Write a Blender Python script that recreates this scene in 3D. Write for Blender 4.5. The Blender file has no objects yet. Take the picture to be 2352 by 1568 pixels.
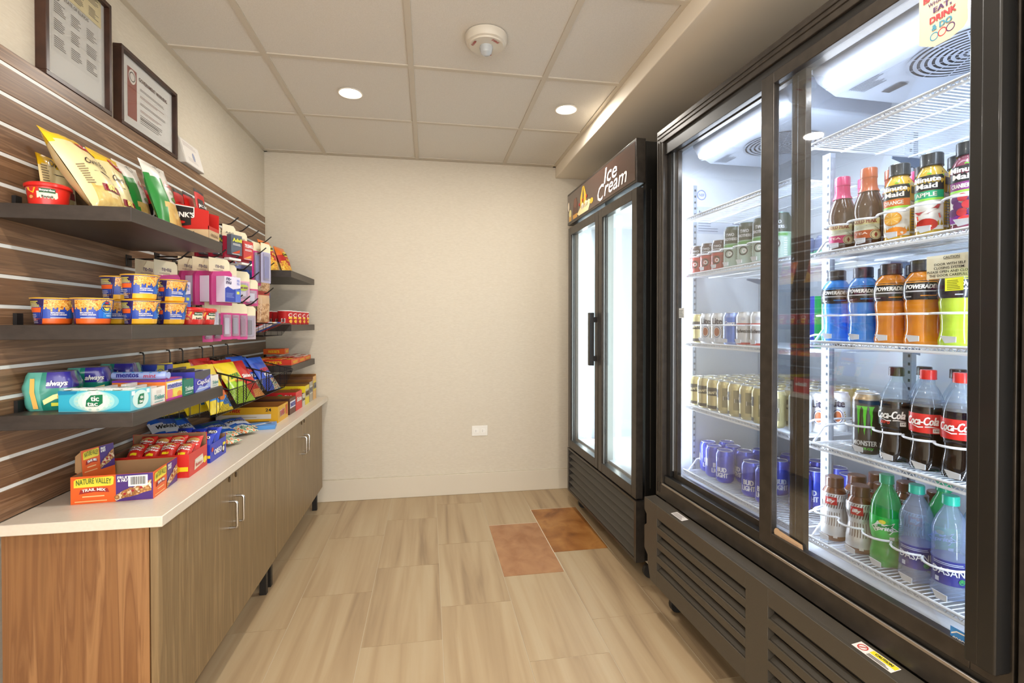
import bpy, math, random
from mathutils import Vector, Matrix, noise
random.seed(7)
sc = bpy.context.scene
PI = math.pi
R = math.radians
C = sc.collection

# ---------------------------------------------------------------- camera
cam_d = bpy.data.cameras.new('camera')
cam = bpy.data.objects.new('camera', cam_d)
C.objects.link(cam)
cam_d.sensor_fit = 'HORIZONTAL'
cam_d.sensor_width = 36.0
cam_d.lens = 1130.3 / 2352 * 36.0
cam_d.shift_y = (756.15 - 784) / 2352
cam_d.clip_start = 0.02
cam.location = (0, 0, 1.21)
cam.rotation_euler = (R(90) - 0.0106, 0, -0.1684)
sc.camera = cam

# ---------------------------------------------------------------- world, exposure
sc.view_settings.view_transform = 'Standard'
sc.view_settings.look = 'None'
sc.view_settings.gamma = 1
sc.view_settings.use_curve_mapping = False
sc.view_settings.exposure = 0.62
wd = bpy.data.worlds.new('world')
sc.world = wd
wd.use_nodes = True
wd.node_tree.nodes['Background'].inputs[0].default_value = (1.0, 0.98, 0.96, 1)
wd.node_tree.nodes['Background'].inputs[1].default_value = 3.0

cy_ = sc.cycles
cy_.max_bounces = 7; cy_.diffuse_bounces = 3; cy_.glossy_bounces = 3; cy_.transmission_bounces = 3; cy_.transparent_max_bounces = 14
cy_.caustics_reflective = False; cy_.caustics_refractive = False
LAMP_W = 3.5
CEIL_LAMPS = [(-.379, 2.553), (.7275, 2.553), (-.379, .72), (.7275, .72), (-.379, -1.11), (.7275, -1.11)]

# ---------------------------------------------------------------- materials
def lin(h):
    h = h.lstrip('#')
    o = []
    for i in (0, 2, 4):
        c = int(h[i:i + 2], 16) / 255
        o.append(c / 12.92 if c <= .04045 else ((c + .055) / 1.055) ** 2.4)
    return (o[0], o[1], o[2], 1)

_m = {}
def M(h, rough=.5, metal=0, coat=0, emit=0, trans=0, bump=0, bscale=60, spec=.5):
    """principled; trans > 0 mixes a tinted clear layer in"""
    k = (h, rough, metal, coat, emit, trans, bump, bscale, spec)
    if k in _m: return _m[k]
    m = bpy.data.materials.new('mat_' + h.strip('#'))
    m.use_nodes = True
    nt = m.node_tree
    b = nt.nodes['Principled BSDF']
    b.inputs['Base Color'].default_value = lin(h)
    b.inputs['Roughness'].default_value = rough
    b.inputs['Metallic'].default_value = metal
    b.inputs['Coat Weight'].default_value = coat
    b.inputs['Coat Roughness'].default_value = .08
    b.inputs['Specular IOR Level'].default_value = spec
    if emit:
        b.inputs['Emission Color'].default_value = lin(h)
        b.inputs['Emission Strength'].default_value = emit
    if bump:
        tc = nt.nodes.new('ShaderNodeTexCoord')
        n = nt.nodes.new('ShaderNodeTexNoise')
        n.inputs['Scale'].default_value = bscale
        n.inputs['Detail'].default_value = 3
        bp = nt.nodes.new('ShaderNodeBump')
        bp.inputs['Strength'].default_value = bump
        bp.inputs['Distance'].default_value = .004
        nt.links.new(tc.outputs['Object'], n.inputs['Vector'])
        nt.links.new(n.outputs['Fac'], bp.inputs['Height'])
        nt.links.new(bp.outputs['Normal'], b.inputs['Normal'])
    if trans:
        t = nt.nodes.new('ShaderNodeBsdfTransparent')
        t.inputs[0].default_value = lin(h)
        mx = nt.nodes.new('ShaderNodeMixShader')
        mx.inputs[0].default_value = trans
        nt.links.new(b.outputs[0], mx.inputs[1])
        nt.links.new(t.outputs[0], mx.inputs[2])
        nt.links.new(mx.outputs[0], nt.nodes['Material Output'].inputs[0])
    _m[k] = m
    return m

def glassmat(name, tint, refl):
    """flat pane: clear with a fresnel reflection"""
    m = bpy.data.materials.new(name)
    m.use_nodes = True
    nt = m.node_tree
    nt.nodes.remove(nt.nodes['Principled BSDF'])
    t = nt.nodes.new('ShaderNodeBsdfTransparent')
    t.inputs[0].default_value = lin(tint)
    g = nt.nodes.new('ShaderNodeBsdfGlossy')
    g.inputs['Roughness'].default_value = .02
    fr = nt.nodes.new('ShaderNodeFresnel')
    fr.inputs[0].default_value = 1.45
    mu = nt.nodes.new('ShaderNodeMath')
    mu.operation = 'MULTIPLY'
    mu.inputs[1].default_value = refl
    mx = nt.nodes.new('ShaderNodeMixShader')
    L = nt.links.new
    L(fr.outputs[0], mu.inputs[0]); L(mu.outputs[0], mx.inputs[0])
    L(t.outputs[0], mx.inputs[1]); L(g.outputs[0], mx.inputs[2])
    L(mx.outputs[0], nt.nodes['Material Output'].inputs[0])
    return m

def ramp_tex(name, stops, scale=(1, 1, 1), tex='noise', rough=.5, detail=4, dist=0, tscale=1, coat=0, island=0, bump=0, rot=(0, 0, 0), metal=0):
    """colour-ramped procedural texture in object space"""
    m = bpy.data.materials.new(name)
    m.use_nodes = True
    nt = m.node_tree
    N = nt.nodes.new
    L = nt.links.new
    b = nt.nodes['Principled BSDF']
    b.inputs['Roughness'].default_value = rough
    b.inputs['Coat Weight'].default_value = coat
    b.inputs['Metallic'].default_value = metal
    tc = N('ShaderNodeTexCoord')
    mp = N('ShaderNodeMapping')
    mp.inputs['Scale'].default_value = scale
    mp.inputs['Rotation'].default_value = rot
    L(tc.outputs['Object'], mp.inputs['Vector'])
    vec = mp.outputs['Vector']
    geo = N('ShaderNodeNewGeometry')
    if island:
        cx = N('ShaderNodeCombineXYZ')
        mm = N('ShaderNodeMath'); mm.operation = 'MULTIPLY'; mm.inputs[1].default_value = island
        L(geo.outputs['Random Per Island'], mm.inputs[0])
        for i in range(3): L(mm.outputs[0], cx.inputs[i])
        va = N('ShaderNodeVectorMath'); va.operation = 'ADD'
        L(vec, va.inputs[0]); L(cx.outputs[0], va.inputs[1])
        vec = va.outputs[0]
    if tex == 'noise':
        t = N('ShaderNodeTexNoise')
        t.inputs['Scale'].default_value = tscale
        t.inputs['Detail'].default_value = detail
        t.inputs['Distortion'].default_value = dist
        out = t.outputs['Fac']
    elif tex == 'voronoi':
        t = N('ShaderNodeTexVoronoi')
        t.inputs['Scale'].default_value = tscale
        out = t.outputs['Distance']
    else:
        t = N('ShaderNodeTexWave')
        t.bands_direction = 'X'
        t.inputs['Scale'].default_value = tscale
        t.inputs['Distortion'].default_value = dist
        t.inputs['Detail'].default_value = detail
        out = t.outputs['Fac']
    L(vec, t.inputs['Vector'])
    r = N('ShaderNodeValToRGB')
    e = r.color_ramp.elements
    while len(e) > 1: e.remove(e[0])
    e[0].position = stops[0][0]; e[0].color = lin(stops[0][1])
    for p, h in stops[1:]:
        x = e.new(p); x.color = lin(h)
    L(out, r.inputs[0])
    L(r.outputs[0], b.inputs['Base Color'])
    if bump:
        bp = N('ShaderNodeBump'); bp.inputs['Strength'].default_value = bump; bp.inputs['Distance'].default_value = .002
        L(out, bp.inputs['Height']); L(bp.outputs[0], b.inputs['Normal'])
    return m

# ---------------------------------------------------------------- mesh builder
def flat(o, U, V):
    o, U, V = Vector(o), Vector(U), Vector(V)
    N = U.cross(V).normalized()
    return lambda u, v, e=0: o + U * u + V * v + N * e

def cylS(r, a0=0):
    """surface of an upright cylinder, u = arc length from the -y front"""
    if callable(r):
        return lambda u, v, e=0: Vector(((r(v) + e) * math.sin(u / r(v) + a0), -(r(v) + e) * math.cos(u / r(v) + a0), v))
    return lambda u, v, e=0: Vector(((r + e) * math.sin(u / r + a0), -(r + e) * math.cos(u / r + a0), v))

_g = {}
def glyphs(s, bold=0, shear=0):
    k = (s, bold, shear)
    if k in _g: return _g[k]
    cu = bpy.data.curves.new('t', 'FONT')
    cu.body = s; cu.resolution_u = 2; cu.offset = bold; cu.shear = shear; cu.fill_mode = 'FRONT'
    ob = bpy.data.objects.new('t', cu)
    C.objects.link(ob)
    dg = bpy.context.evaluated_depsgraph_get()
    me = bpy.data.meshes.new_from_object(ob.evaluated_get(dg))
    vs = [(v.co.x, v.co.y) for v in me.vertices]
    fs = [tuple(p.vertices) for p in me.polygons]
    bpy.data.objects.remove(ob); bpy.data.curves.remove(cu); bpy.data.meshes.remove(me)
    if vs:
        x0 = min(v[0] for v in vs); x1 = max(v[0] for v in vs); y0 = min(v[1] for v in vs); y1 = max(v[1] for v in vs)
        vs = [((x - x0) / (x1 - x0) - .5, (y - y0) / (y1 - y0) - .5) for x, y in vs]
    _g[k] = (vs, fs)
    return _g[k]

class B:
    def __init__(s): s.v = []; s.f = []; s.m = []; s.mats = []
    def mi(s, m):
        if m not in s.mats: s.mats.append(m)
        return s.mats.index(m)
    def add(s, vs, fs, mat):
        k = len(s.v); i = s.mi(mat)
        s.v += [tuple(v) for v in vs]
        for f in fs: s.f.append(tuple(k + j for j in f)); s.m.append(i)
        return s
    def box(s, x0, x1, y0, y1, z0, z1, mat, skip=''):
        vs = [(x, y, z) for z in (z0, z1) for x, y in ((x0, y0), (x1, y0), (x1, y1), (x0, y1))]
        F = {'b': (3, 2, 1, 0), 't': (4, 5, 6, 7), 'f': (0, 1, 5, 4), 'r': (1, 2, 6, 5), 'k': (2, 3, 7, 6), 'l': (3, 0, 4, 7)}
        return s.add(vs, [F[k] for k in F if k not in skip], mat)
    def tube(s, path, r, mat, n=6, caps=True):
        P = [Vector(p) for p in path]
        vs = []
        prev = None
        for i, p in enumerate(P):
            d = (P[min(i + 1, len(P) - 1)] - P[max(i - 1, 0)]).normalized()
            if prev is None:
                a = Vector((0, 0, 1)) if abs(d.z) < .9 else Vector((1, 0, 0))
                prev = d.cross(a).normalized()
            u = (prev - d * prev.dot(d))
            u = u.normalized() if u.length > 1e-6 else d.orthogonal().normalized()
            prev = u
            w = d.cross(u)
            for k in range(n):
                t = 2 * PI * k / n
                vs.append(p + (u * math.cos(t) + w * math.sin(t)) * r)
        fs = []
        for i in range(len(P) - 1):
            for k in range(n):
                k2 = (k + 1) % n
                fs.append((i * n + k, i * n + k2, (i + 1) * n + k2, (i + 1) * n + k))
        if caps:
            fs.append(tuple(range(n))[::-1]); fs.append(tuple((len(P) - 1) * n + k for k in range(n)))
        return s.add(vs, fs, mat)
    def rod(s, a, b, r, mat, n=6): return s.tube([a, b], r, mat, n)
    def lathe(s, prof, mat, n=24, c=(0, 0, 0), zone=None, sx=1, sy=1, lobes=None):
        """prof [(r,z)]; zone(z)->material; lobes(angle,z)->radius factor"""
        vs = []
        for r, z in prof:
            for k in range(n):
                a = 2 * PI * k / n
                q = r * (lobes(a, z) if lobes else 1)
                vs.append((c[0] + q * sx * math.sin(a), c[1] - q * sy * math.cos(a), c[2] + z))
        for i in range(len(prof) - 1):
            mm = zone((prof[i][1] + prof[i + 1][1]) / 2) if zone else mat
            fs = [(i * n + k, i * n + (k + 1) % n, (i + 1) * n + (k + 1) % n, (i + 1) * n + k) for k in range(n)]
            if i == 0: s.add(vs, fs, mm); base = len(s.v) - len(vs)
            else:
                j = s.mi(mm)
                for f in fs: s.f.append(tuple(base + q for q in f)); s.m.append(j)
        j = s.mi(zone(prof[0][1]) if zone else mat)
        if prof[0][0] > 1e-5: s.f.append(tuple(base + k for k in range(n))[::-1]); s.m.append(j)
        j = s.mi(zone(prof[-1][1]) if zone else mat)
        if prof[-1][0] > 1e-5: s.f.append(tuple(base + (len(prof) - 1) * n + k for k in range(n))); s.m.append(j)
        return s
    def prism(s, poly, a, b, mat, axis='y'):
        """poly in the plane across axis, from a to b"""
        def P(p, t): return {'y': (p[0], t, p[1]), 'x': (t, p[0], p[1]), 'z': (p[0], p[1], t)}[axis]
        n = len(poly)
        vs = [P(p, a) for p in poly] + [P(p, b) for p in poly]
        fs = [tuple(range(n)), tuple(range(2 * n - 1, n - 1, -1))] + [(i, i + n, (i + 1) % n + n, (i + 1) % n) for i in range(n)]
        return s.add(vs, fs, mat)
    # ---- print on a surface S(u, v, e)
    def rect(s, S, u0, v0, u1, v1, mat, e=.0006, nu=1, nv=1):
        vs = [S(u0 + (u1 - u0) * i / nu, v0 + (v1 - v0) * j / nv, e) for j in range(nv + 1) for i in range(nu + 1)]
        fs = [(j * (nu + 1) + i, j * (nu + 1) + i + 1, (j + 1) * (nu + 1) + i + 1, (j + 1) * (nu + 1) + i) for j in range(nv) for i in range(nu)]
        return s.add(vs, fs, mat)
    def poly(s, S, pts, mat, e=.0008):
        return s.add([S(u, v, e) for u, v in pts], [tuple(range(len(pts)))], mat)
    def ell(s, S, u, v, a, b, mat, e=.0008, n=20, rot=0):
        vs = [S(u, v, e)]
        for k in range(n):
            t = 2 * PI * k / n
            x, y = a * math.cos(t), b * math.sin(t)
            vs.append(S(u + x * math.cos(rot) - y * math.sin(rot), v + x * math.sin(rot) + y * math.cos(rot), e))
        return s.add(vs, [(0, 1 + k, 1 + (k + 1) % n) for k in range(n)], mat)
    def ring(s, S, u, v, a, w, mat, e=.001, n=20):
        vs = []
        for k in range(n):
            t = 2 * PI * k / n
            for r in (a, a - w): vs.append(S(u + r * math.cos(t), v + r * math.sin(t), e))
        return s.add(vs, [(2 * k, 2 * ((k + 1) % n), 2 * ((k + 1) % n) + 1, 2 * k + 1) for k in range(n)], mat)
    def text(s, t, S, u, v, w, h, mat, e=.0012, bold=.02, shear=0, rot=0, arc=0):
        vs, fs = glyphs(t, min(bold, .012), shear)
        c, q = math.cos(rot), math.sin(rot)
        sh = (0,) if bold < .03 else ((-.03 * h, .03 * h) if bold < .045 else (-.05 * h, 0, .05 * h))
        for k, dx in enumerate(sh):
            o = []
            for x, y in vs:
                X, Y = x * w + dx, y * h
                Y += arc * h * 4 * (1 - 4 * x * x)
                o.append(S(u + X * c - Y * q, v + X * q + Y * c, e + .0008 + .00004 * k))
            s.add(o, fs, mat)
        return s
    def lines(s, S, u0, v0, u1, v1, n, mat, e=.001, fill=.5, seed=0, nu=1):
        rr = random.Random(seed)
        p = (v1 - v0) / n
        for i in range(n):
            L_ = (u1 - u0) * rr.uniform(.6, 1)
            s.rect(S, u0, v0 + p * i, u0 + L_, v0 + p * (i + fill), mat, e, nu)
        return s
    def barcode(s, S, u0, v0, u1, v1, e=.0008):
        s.rect(S, u0, v0, u1, v1, M('f4f2ee'), e)
        rr = random.Random(3)
        u = u0 + (u1 - u0) * .12
        while u < u1 - (u1 - u0) * .12:
            w = (u1 - u0) * rr.choice((.015, .03, .04))
            s.rect(S, u, v0 + (v1 - v0) * .15, u + w, v1 - (v1 - v0) * .12, M('222222'), e + .0004)
            u += w + (u1 - u0) * rr.choice((.02, .035))
        return s
    def obj(s, name, parent=None, loc=(0, 0, 0), rot=(0, 0, 0), bevel=0, angle=35, label=None, seg=2):
        me = bpy.data.meshes.new(name)
        me.from_pydata(s.v, [], s.f)
        for m in s.mats: me.materials.append(m)
        me.polygons.foreach_set('material_index', s.m)
        me.validate()
        me.shade_smooth()
        me.set_sharp_from_angle(angle=R(angle))
        o = bpy.data.objects.new(name, me)
        C.objects.link(o)
        o.location = loc; o.rotation_euler = rot
        if parent: o.parent = parent
        if label: o['label'] = label
        if bevel:
            b = o.modifiers.new('edge', 'BEVEL'); b.width = bevel; b.segments = seg; b.limit_method = 'ANGLE'; b.angle_limit = R(40)
        return o

def thing(name, label, cat, loc=(0, 0, 0), rz=0, group=None, rot=None):
    o = bpy.data.objects.new(name, None)
    o.empty_display_size = .05
    C.objects.link(o)
    o.location = loc; o.rotation_euler = rot if rot else (0, 0, rz)
    o['label'] = label; o['category'] = cat
    if group: o['group'] = group
    return o
def tag(o, label, cat, group=None):
    o['label'] = label; o['category'] = cat
    if group: o['group'] = group
    return o
def struct(o): o['kind'] = 'structure'; return o
def kids(o): return [c for c in _ch.get(o.name, [])]
_ch = {}
def dup(root, label, loc=None, rz=None, group=None, rot=None):
    """a copy of a thing with copies of its parts and sub-parts"""
    r = root.copy(); C.objects.link(r)
    if loc is not None: r.location = loc
    if rz is not None: r.rotation_euler = (0, 0, rz)
    if rot is not None: r.rotation_euler = rot
    r['label'] = label
    if group: r['group'] = group
    for ch in list(root.children):
        c = ch.copy(); C.objects.link(c); c.parent = r
        for g in list(ch.children):
            d = g.copy(); C.objects.link(d); d.parent = c
    return r
ORD = ['first', 'second', 'third', 'fourth', 'fifth', 'sixth', 'seventh', 'eighth', 'ninth', 'tenth', 'eleventh', 'twelfth']

# ================================================================ ROOM
CZ = 2.353
XL, XR, YB, YF = -1.073, 1.80, 3.51, -1.5
SOF = .919
def wallpaper():
    m = ramp_tex('wallcovering', [(.3, 'd3c8b4'), (.7, 'dcd2bf')], scale=(40, 40, 260), tscale=1.2, detail=5, rough=.85, bump=.15)
    return m
WALL = wallpaper()
b = B(); b.box(XL - .1, XL, YF, YB + .1, 0, 2.5, WALL); struct(b.obj('wall_left'))
b = B(); b.box(XL, XR, YB, YB + .1, 0, 2.5, WALL); struct(b.obj('wall_back'))
b = B(); b.box(XR, XR + .1, YF, YB + .1, 0, 2.5, WALL); struct(b.obj('wall_right'))
BASE = M('d8cdb9', .6, bump=.05)
b = B(); b.box(XL, XR, YB - .014, YB, 0, .147, BASE); b.box(XL, XR, YB - .009, YB, .147, .153, BASE)
struct(b.obj('baseboard_back', bevel=.003))
# floor: individual 12 x 24 inch tiles on a grout bed
TILE = ramp_tex('stone_tile', [(0, '86705a'), (.30, '957d60'), (.40, 'a9906f'), (.52, 'b39b79'), (.68, 'bba685'), (1, 'a08766')], scale=(4.2, .20, 1), tscale=3.4, detail=9, dist=.6, rough=.42, island=9, bump=.03)
GROUT = M('c2b59c', .9)
b = B(); b.box(XL, XR, YF, YB, -.05, -.0012, GROUT)
cols = {-6: .1, -5: .4, -4: .2, -3: 2.67, -2: 2.29, -1: 2.50, 0: 2.717, 1: 2.32, 2: 2.526, 3: 2.73, 4: 2.33, 5: 2.5, 6: 2.1}
for k, j0 in cols.items():
    x0 = .0515 + .3035 * k; x1 = x0 + .3035
    x0 += .0012; x1 -= .0012
    if x1 < XL or x0 > XR: continue
    j = j0 - .604 * 12
    while j < YB:
        a, c = max(j + .0012, YF), min(j + .604 - .0012, YB)
        if c > a and not (k == 1 and abs(j - 2.32) < .05) and not (k == 2 and abs(j - 2.526) < .05):
            b.box(max(x0, XL), min(x1, XR), a, c, -.01, 0, TILE, skip='b')
        j += .604
struct(b.obj('floor'))
RUST = ramp_tex('rust_tile', [(.25, '70401d'), (.45, '9a6330'), (.6, 'ad7840'), (.8, '8d562b')], scale=(5, 4, 1), tscale=1.6, detail=9, dist=.4, rough=.4, bump=.03)
RUST2 = ramp_tex('rust_tile_b', [(.3, '96643f'), (.5, 'a67650'), (.75, 'b5875c')], scale=(7, 5, 1), tscale=1.8, detail=9, dist=.4, rough=.45, bump=.03)
TEDGE = M('e8dcc6', .7)
b = B(); b.box(.6560, .6562 + .3012, 2.5272, 3.1288, -.009, .0006, RUST); b.box(.6530, .6558, 2.5262, 3.13, -.009, .0004, TEDGE); b.box(.6560, .957, 3.1292, 3.132, -.009, .0004, TEDGE)
tag(b.obj('floor_tile'), 'dark rust brown floor tile next to the base of the freezer', 'floor tile', 'brown floor tiles')
b = B(); b.box(.3565, .6525, 2.3212, 2.9228, -.009, .0006, RUST2); b.box(.356, .653, 2.923, 2.926, -.009, .0004, TEDGE)
tag(b.obj('floor_tile'), 'lighter reddish brown floor tile further out from the freezer', 'floor tile', 'brown floor tiles')

# ceiling
CT = ramp_tex('ceiling_board', [(.3, 'd4cec3'), (.7, 'ddd7cd')], scale=(1, 1, 1), tscale=260, detail=3, rough=.9, bump=.25)
GRID = M('c9bfae', .6)
b = B()
gx = [-.684 + .61 * k for k in range(3)]
gy = [2.2485 + .61 * k for k in range(-8, 3)]
b.box(XL, XR + .1, YF, YB + .1, CZ + .006, CZ + .06, CT)
struct(b.obj('ceiling'))
b = B()
for x in gx: b.box(x - .012, x + .012, YF, YB, CZ, CZ + .006, GRID)
for y in gy: b.box(XL, SOF, y - .012, y + .012, CZ + .0005, CZ + .006, GRID)
b.box(XL, XL + .022, YF, YB, CZ + .001, CZ + .0065, GRID); b.box(SOF - .022, SOF, YF, YB, CZ + .001, CZ + .0065, GRID)
b.box(XL, SOF, YB - .022, YB, CZ + .001, CZ + .0065, GRID)
struct(b.obj('trim_1'))
b = B(); b.box(SOF, XR, YF, YB, 2.277, CZ + .006, M('efe5d4', .8, bump=.05)); struct(b.obj('trim_2', bevel=.004))

# ceiling lamps
def lamp_parts():
    t = thing('ceiling_light', 'x', 'ceiling light', group='recessed ceiling lights')
    b = B(); b.lathe([(.058, .0), (.060, -.004), (.055, -.006), (.048, -.003), (.046, .0)], M('efe9dd', .5), 32); b.obj('trim_ring', t)
    b = B(); b.lathe([(0, -.0015), (.046, -.0015)], M('fff3df', .5, emit=22), 32); b.obj('diffuser', t)
    return t
lamp0 = lamp_parts()
lab = ['round recessed ceiling light in the tile above the snack shelves', 'round recessed ceiling light in the tile beside the soffit above the freezer',
       'round ceiling light over the near end of the counter', 'round ceiling light over the near end of the drinks cooler',
       'round ceiling light behind the camera on the counter side', 'round ceiling light behind the camera on the cooler side']
for i, (x, y) in enumerate(CEIL_LAMPS):
    o = lamp0 if i == 0 else dup(lamp0, lab[i])
    o.location = (x, y, CZ + .004); o['label'] = lab[i]
    ld = bpy.data.lights.new('lamp_glow', 'AREA'); ld.shape = 'DISK'; ld.size = .09; ld.energy = LAMP_W; ld.color = (1, .955, .89)
    lo = bpy.data.objects.new('lamp_glow', ld); C.objects.link(lo); lo.parent = o; lo.location = (0, 0, -.012)

# smoke detector with strobe
t = thing('smoke_detector', 'round white ceiling fire alarm with clear strobe and red lettering', 'smoke detector', (.23, 1.965, CZ + .006))
W = M('d2cabb', .45)
b = B(); b.lathe([(0, 0), (.078, 0), (.084, -.004), (.085, -.022), (.078, -.034), (.070, -.037), (.068, -.042), (0, -.043)], W, 48)
ho = b.obj('housing', t)
red = M('a81c1c', .5)
S = flat((0, 0, -.0432), (1, 0, 0), (0, -1, 0))
for a, s_ in ((-35, 'FIRE'), (190, 'FIRE'), (70, 'ALARM')):
    b = B()
    a = R(a)
    b.text(s_, S, .055 * math.sin(-a), .055 * math.cos(a) * -1 if False else .055 * math.cos(a), .034, .011, red, rot=a, e=.0006, bold=.03)
    b.obj('lettering', t, label='red lettering')
b = B(); b.lathe([(.026, -.042), (.027, -.05), (.022, -.068), (.012, -.076), (0, -.078)], M('e8eef2', .08, trans=.45, coat=1), 24); b.obj('strobe_lens', t)
b = B(); b.lathe([(.016, -.042), (.016, -.062), (.008, -.070), (0, -.071)], M('c8ccd0', .15, metal=1), 12); b.obj('reflector', t)

# outlet
t = thing('power_outlet', 'white horizontal duplex power outlet on the beige back wall', 'power outlet', (.361, YB, .447))
b = B(); b.box(-.057, .057, -.006, 0, -.036, .036, M('f0ece2', .35)); pl = b.obj('cover_plate', t, bevel=.002)
for sx in (-.024, .024):
    b = B(); b.box(sx - .0165, sx + .0165, -.009, -.0055, -.0135, .0135, M('f7f4ec', .3))
    dk = M('3a3632', .6)
    b.box(sx - .007, sx - .001, -.0093, -.009, .004, .0062, dk); b.box(sx - .007, sx - .001, -.0093, -.009, -.0062, -.004, dk); b.lathe([(.0022, 0), (.0022, .0003)], dk, 8, c=(sx + .008, -.0091, 0))
    b.obj('socket', t)

# ================================================================ LEFT: slatwall, counter, cabinets, shelves
WOODSTOPS = [(.28, '4e3826'), (.40, '7a5c43'), (.50, '6a4e38'), (.58, '8f7055'), (.68, '735439'), (.8, '896a4e')]
SLAT = ramp_tex('slat_laminate', WOODSTOPS, scale=(2, .45, 14), tscale=4, detail=9, dist=1.1, rough=.36, island=5, bump=.02)
ALU = M('dfe3e2', .4)
t = thing('slatwall_panel', 'wood grain slatwall panel with pale metal grooves behind the snacks', 'slatwall', (0, 0, 0))
SX0, SX = XL + .002, -1.045
zs = [1.905] + [1.862 - .076 * k for k in range(15)] + [.719]
b = B()
for i in range(len(zs) - 1):
    top = zs[i] - (.0048 if i else 0); bot = zs[i + 1] + (.0048 if i < len(zs) - 2 else .001)
    b.box(SX0 + .012, SX, .55, 3.432, bot, top, SLAT)
b.box(SX0, SX0 + .012, .55, 3.432, .719, 1.905, SLAT)
b.obj('slats', t, bevel=.0015)
b = B()
for z in zs[1:-1]:
    b.box(SX0 + .0125, SX - .0015, .551, 3.431, z - .0046, z + .0046, ALU)
b.obj('groove_inserts', t)

CAB = ramp_tex('cabinet_laminate', [(.25, '6c553a'), (.42, '87704f'), (.52, '7b6445'), (.62, '947b58'), (.8, '786040')], scale=(9, 9, .45), tscale=5, detail=6, dist=.5, rough=.4, island=7)
CABE = ramp_tex('cabinet_end', [(.25, '664326'), (.40, '8d623b'), (.50, '79502f'), (.60, '9c7148'), (.75, '815a36')], scale=(9, 9, .4), tscale=3.2, detail=7, dist=1.0, rough=.4)
TOP = ramp_tex('counter_stone', [(.3, 'dacebd'), (.7, 'ded3c3')], tscale=120, detail=3, rough=.3)
b = B(); b.box(-1.044, -.672, 1.386, 3.488, .691, .719, TOP)
tag(b.obj('countertop', bevel=.002), 'long white solid surface countertop holding the candy boxes', 'countertop')
DARK = M('1d1916', .5)
STEEL = M('c9c6c0', .22, metal=1)
def cabinet(y0, y1, label, end):
    t = thing('base_cabinet', label, 'cabinet', (0, 0, 0), group='snack counter base cabinets')
    b = B(); b.box(-1.04, -.712, y0 + .001, y1 - .001, .137, .690, CABE)
    b.obj('body', t)
    ym = (y0 + y1) / 2
    for i, (a, c) in enumerate(((y0 + .0015, ym - .0012), (ym + .0012, y1 - .0015))):
        b = B(); b.box(-.709, -.690, a, c, .139, .688, CAB)
        d = b.obj('door', t, bevel=.0008)
        yh = (c - .030) if i == 0 else (a + .030)
        zt, zb, xx = .588, .495, -.664
        b = B(); path = [(-.690, yh, zt)] + [(xx - .008 + .008 * math.sin(q), yh, zt - .008 + .008 * math.cos(q)) for q in (0, .5, 1.05, 1.57)] + [(xx - .008 + .008 * math.cos(q), yh, zb + .008 - .008 * math.sin(q)) for q in (0, .5, 1.05, 1.57)] + [(-.690, yh, zb)]
        b.tube(path, .0045, STEEL, 10)
        b.obj('handle', d)
        b = B(); b.lathe([(0, 0), (.009, 0), (.009, .003), (.006, .004), (0, .004)], M('6b5a44', .35, metal=.9), 16)
        yl = (c - .028) if i == 0 else (a + .028)
        b.obj('lock', d, loc=(-.690, yl, .665), rot=(0, R(90), 0))
    for y in (y0 + .02, y1 - .045):
        for x in (-1.02, -.745):
            b = B(); b.box(x, x + .028, y, y + .025, 0, .137, DARK)
            b.obj('leg', t)
    return t
cabinet(1.402, 2.385, 'wooden base cabinet at the open near end of the counter', True)
cabinet(2.387, 3.395, 'wooden base cabinet against the back wall under the counter', False)

LAM = ramp_tex('shelf_laminate', [(.3, '342d28'), (.7, '3f3731')], scale=(4, .5, 8), tscale=9, detail=4, rough=.42)
def shelf(y0, y1, z, label):
    t = thing('wall_shelf', label, 'shelf', (0, 0, 0), group='dark slatwall shelves')
    b = B(); b.box(SX + .004, -.745, y0, y1, z - .037, z, LAM)
    b.obj('board', t, bevel=.001)
    for y in (y0 + .05, y1 - .05):
        b = B(); b.box(SX + .001, SX + .010, y, y + .02, z - .034, z + .03, M('141212', .5))
        b.obj('bracket', t)
Z1, Z2, Z3 = 1.508, 1.208, .984
shelf(1.400, 1.960, Z1, 'dark shelf carrying the chip bags and the jerky box')
shelf(1.400, 1.960, Z2, 'dark shelf carrying the blue macaroni cups')
shelf(1.400, 1.960, Z3, 'dark shelf carrying the mint and gum boxes')
shelf(2.880, 3.440, Z1 - .002, 'dark corner shelf carrying two orange snack bags')
shelf(2.880, 3.440, Z2, 'dark corner shelf carrying the red snack cups')
shelf(2.880, 3.440, Z3 - .002, 'dark corner shelf carrying the orange candy boxes')

# frames
FR = ramp_tex('frame_wood', [(.3, '2e1a12'), (.7, '44291d')], scale=(3, 1, 1), tscale=20, rough=.35)
def frame(y0, y1, z0, z1, label, fill):
    t = thing('picture_frame', label, 'picture frame', (XL + .0005, (y0 + y1) / 2, z0), R(90), group='framed notices on the wall')
    w = (y1 - y0) / 2; h = z1 - z0; f = .013; d = .028
    b = B()
    b.box(-w, w, -d, 0, 0, f, FR); b.box(-w, w, -d, 0, h - f, h, FR); b.box(-w, -w + f, -d, 0, f, h - f, FR); b.box(w - f, w, -d, 0, f, h - f, FR)
    b.obj('frame', t, bevel=.001)
    b = B(); b.box(-w + f, w - f, -.012, -.001, f, h - f, M('e4e2dc', .7)); b.obj('mat_board', t)
    b = B(); fill(b, flat((0, -.0122, 0), (1, 0, 0), (0, 0, 1)), w - f, h); b.obj('notice', t)
    b = B(); b.box(-w + f, w - f, -.0165, -.0155, f, h - f, PANE); b.obj('glass', t)
PANE = glassmat('picture_glass', 'ffffff', .25)
INK = M('4a4644', .7)
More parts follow.
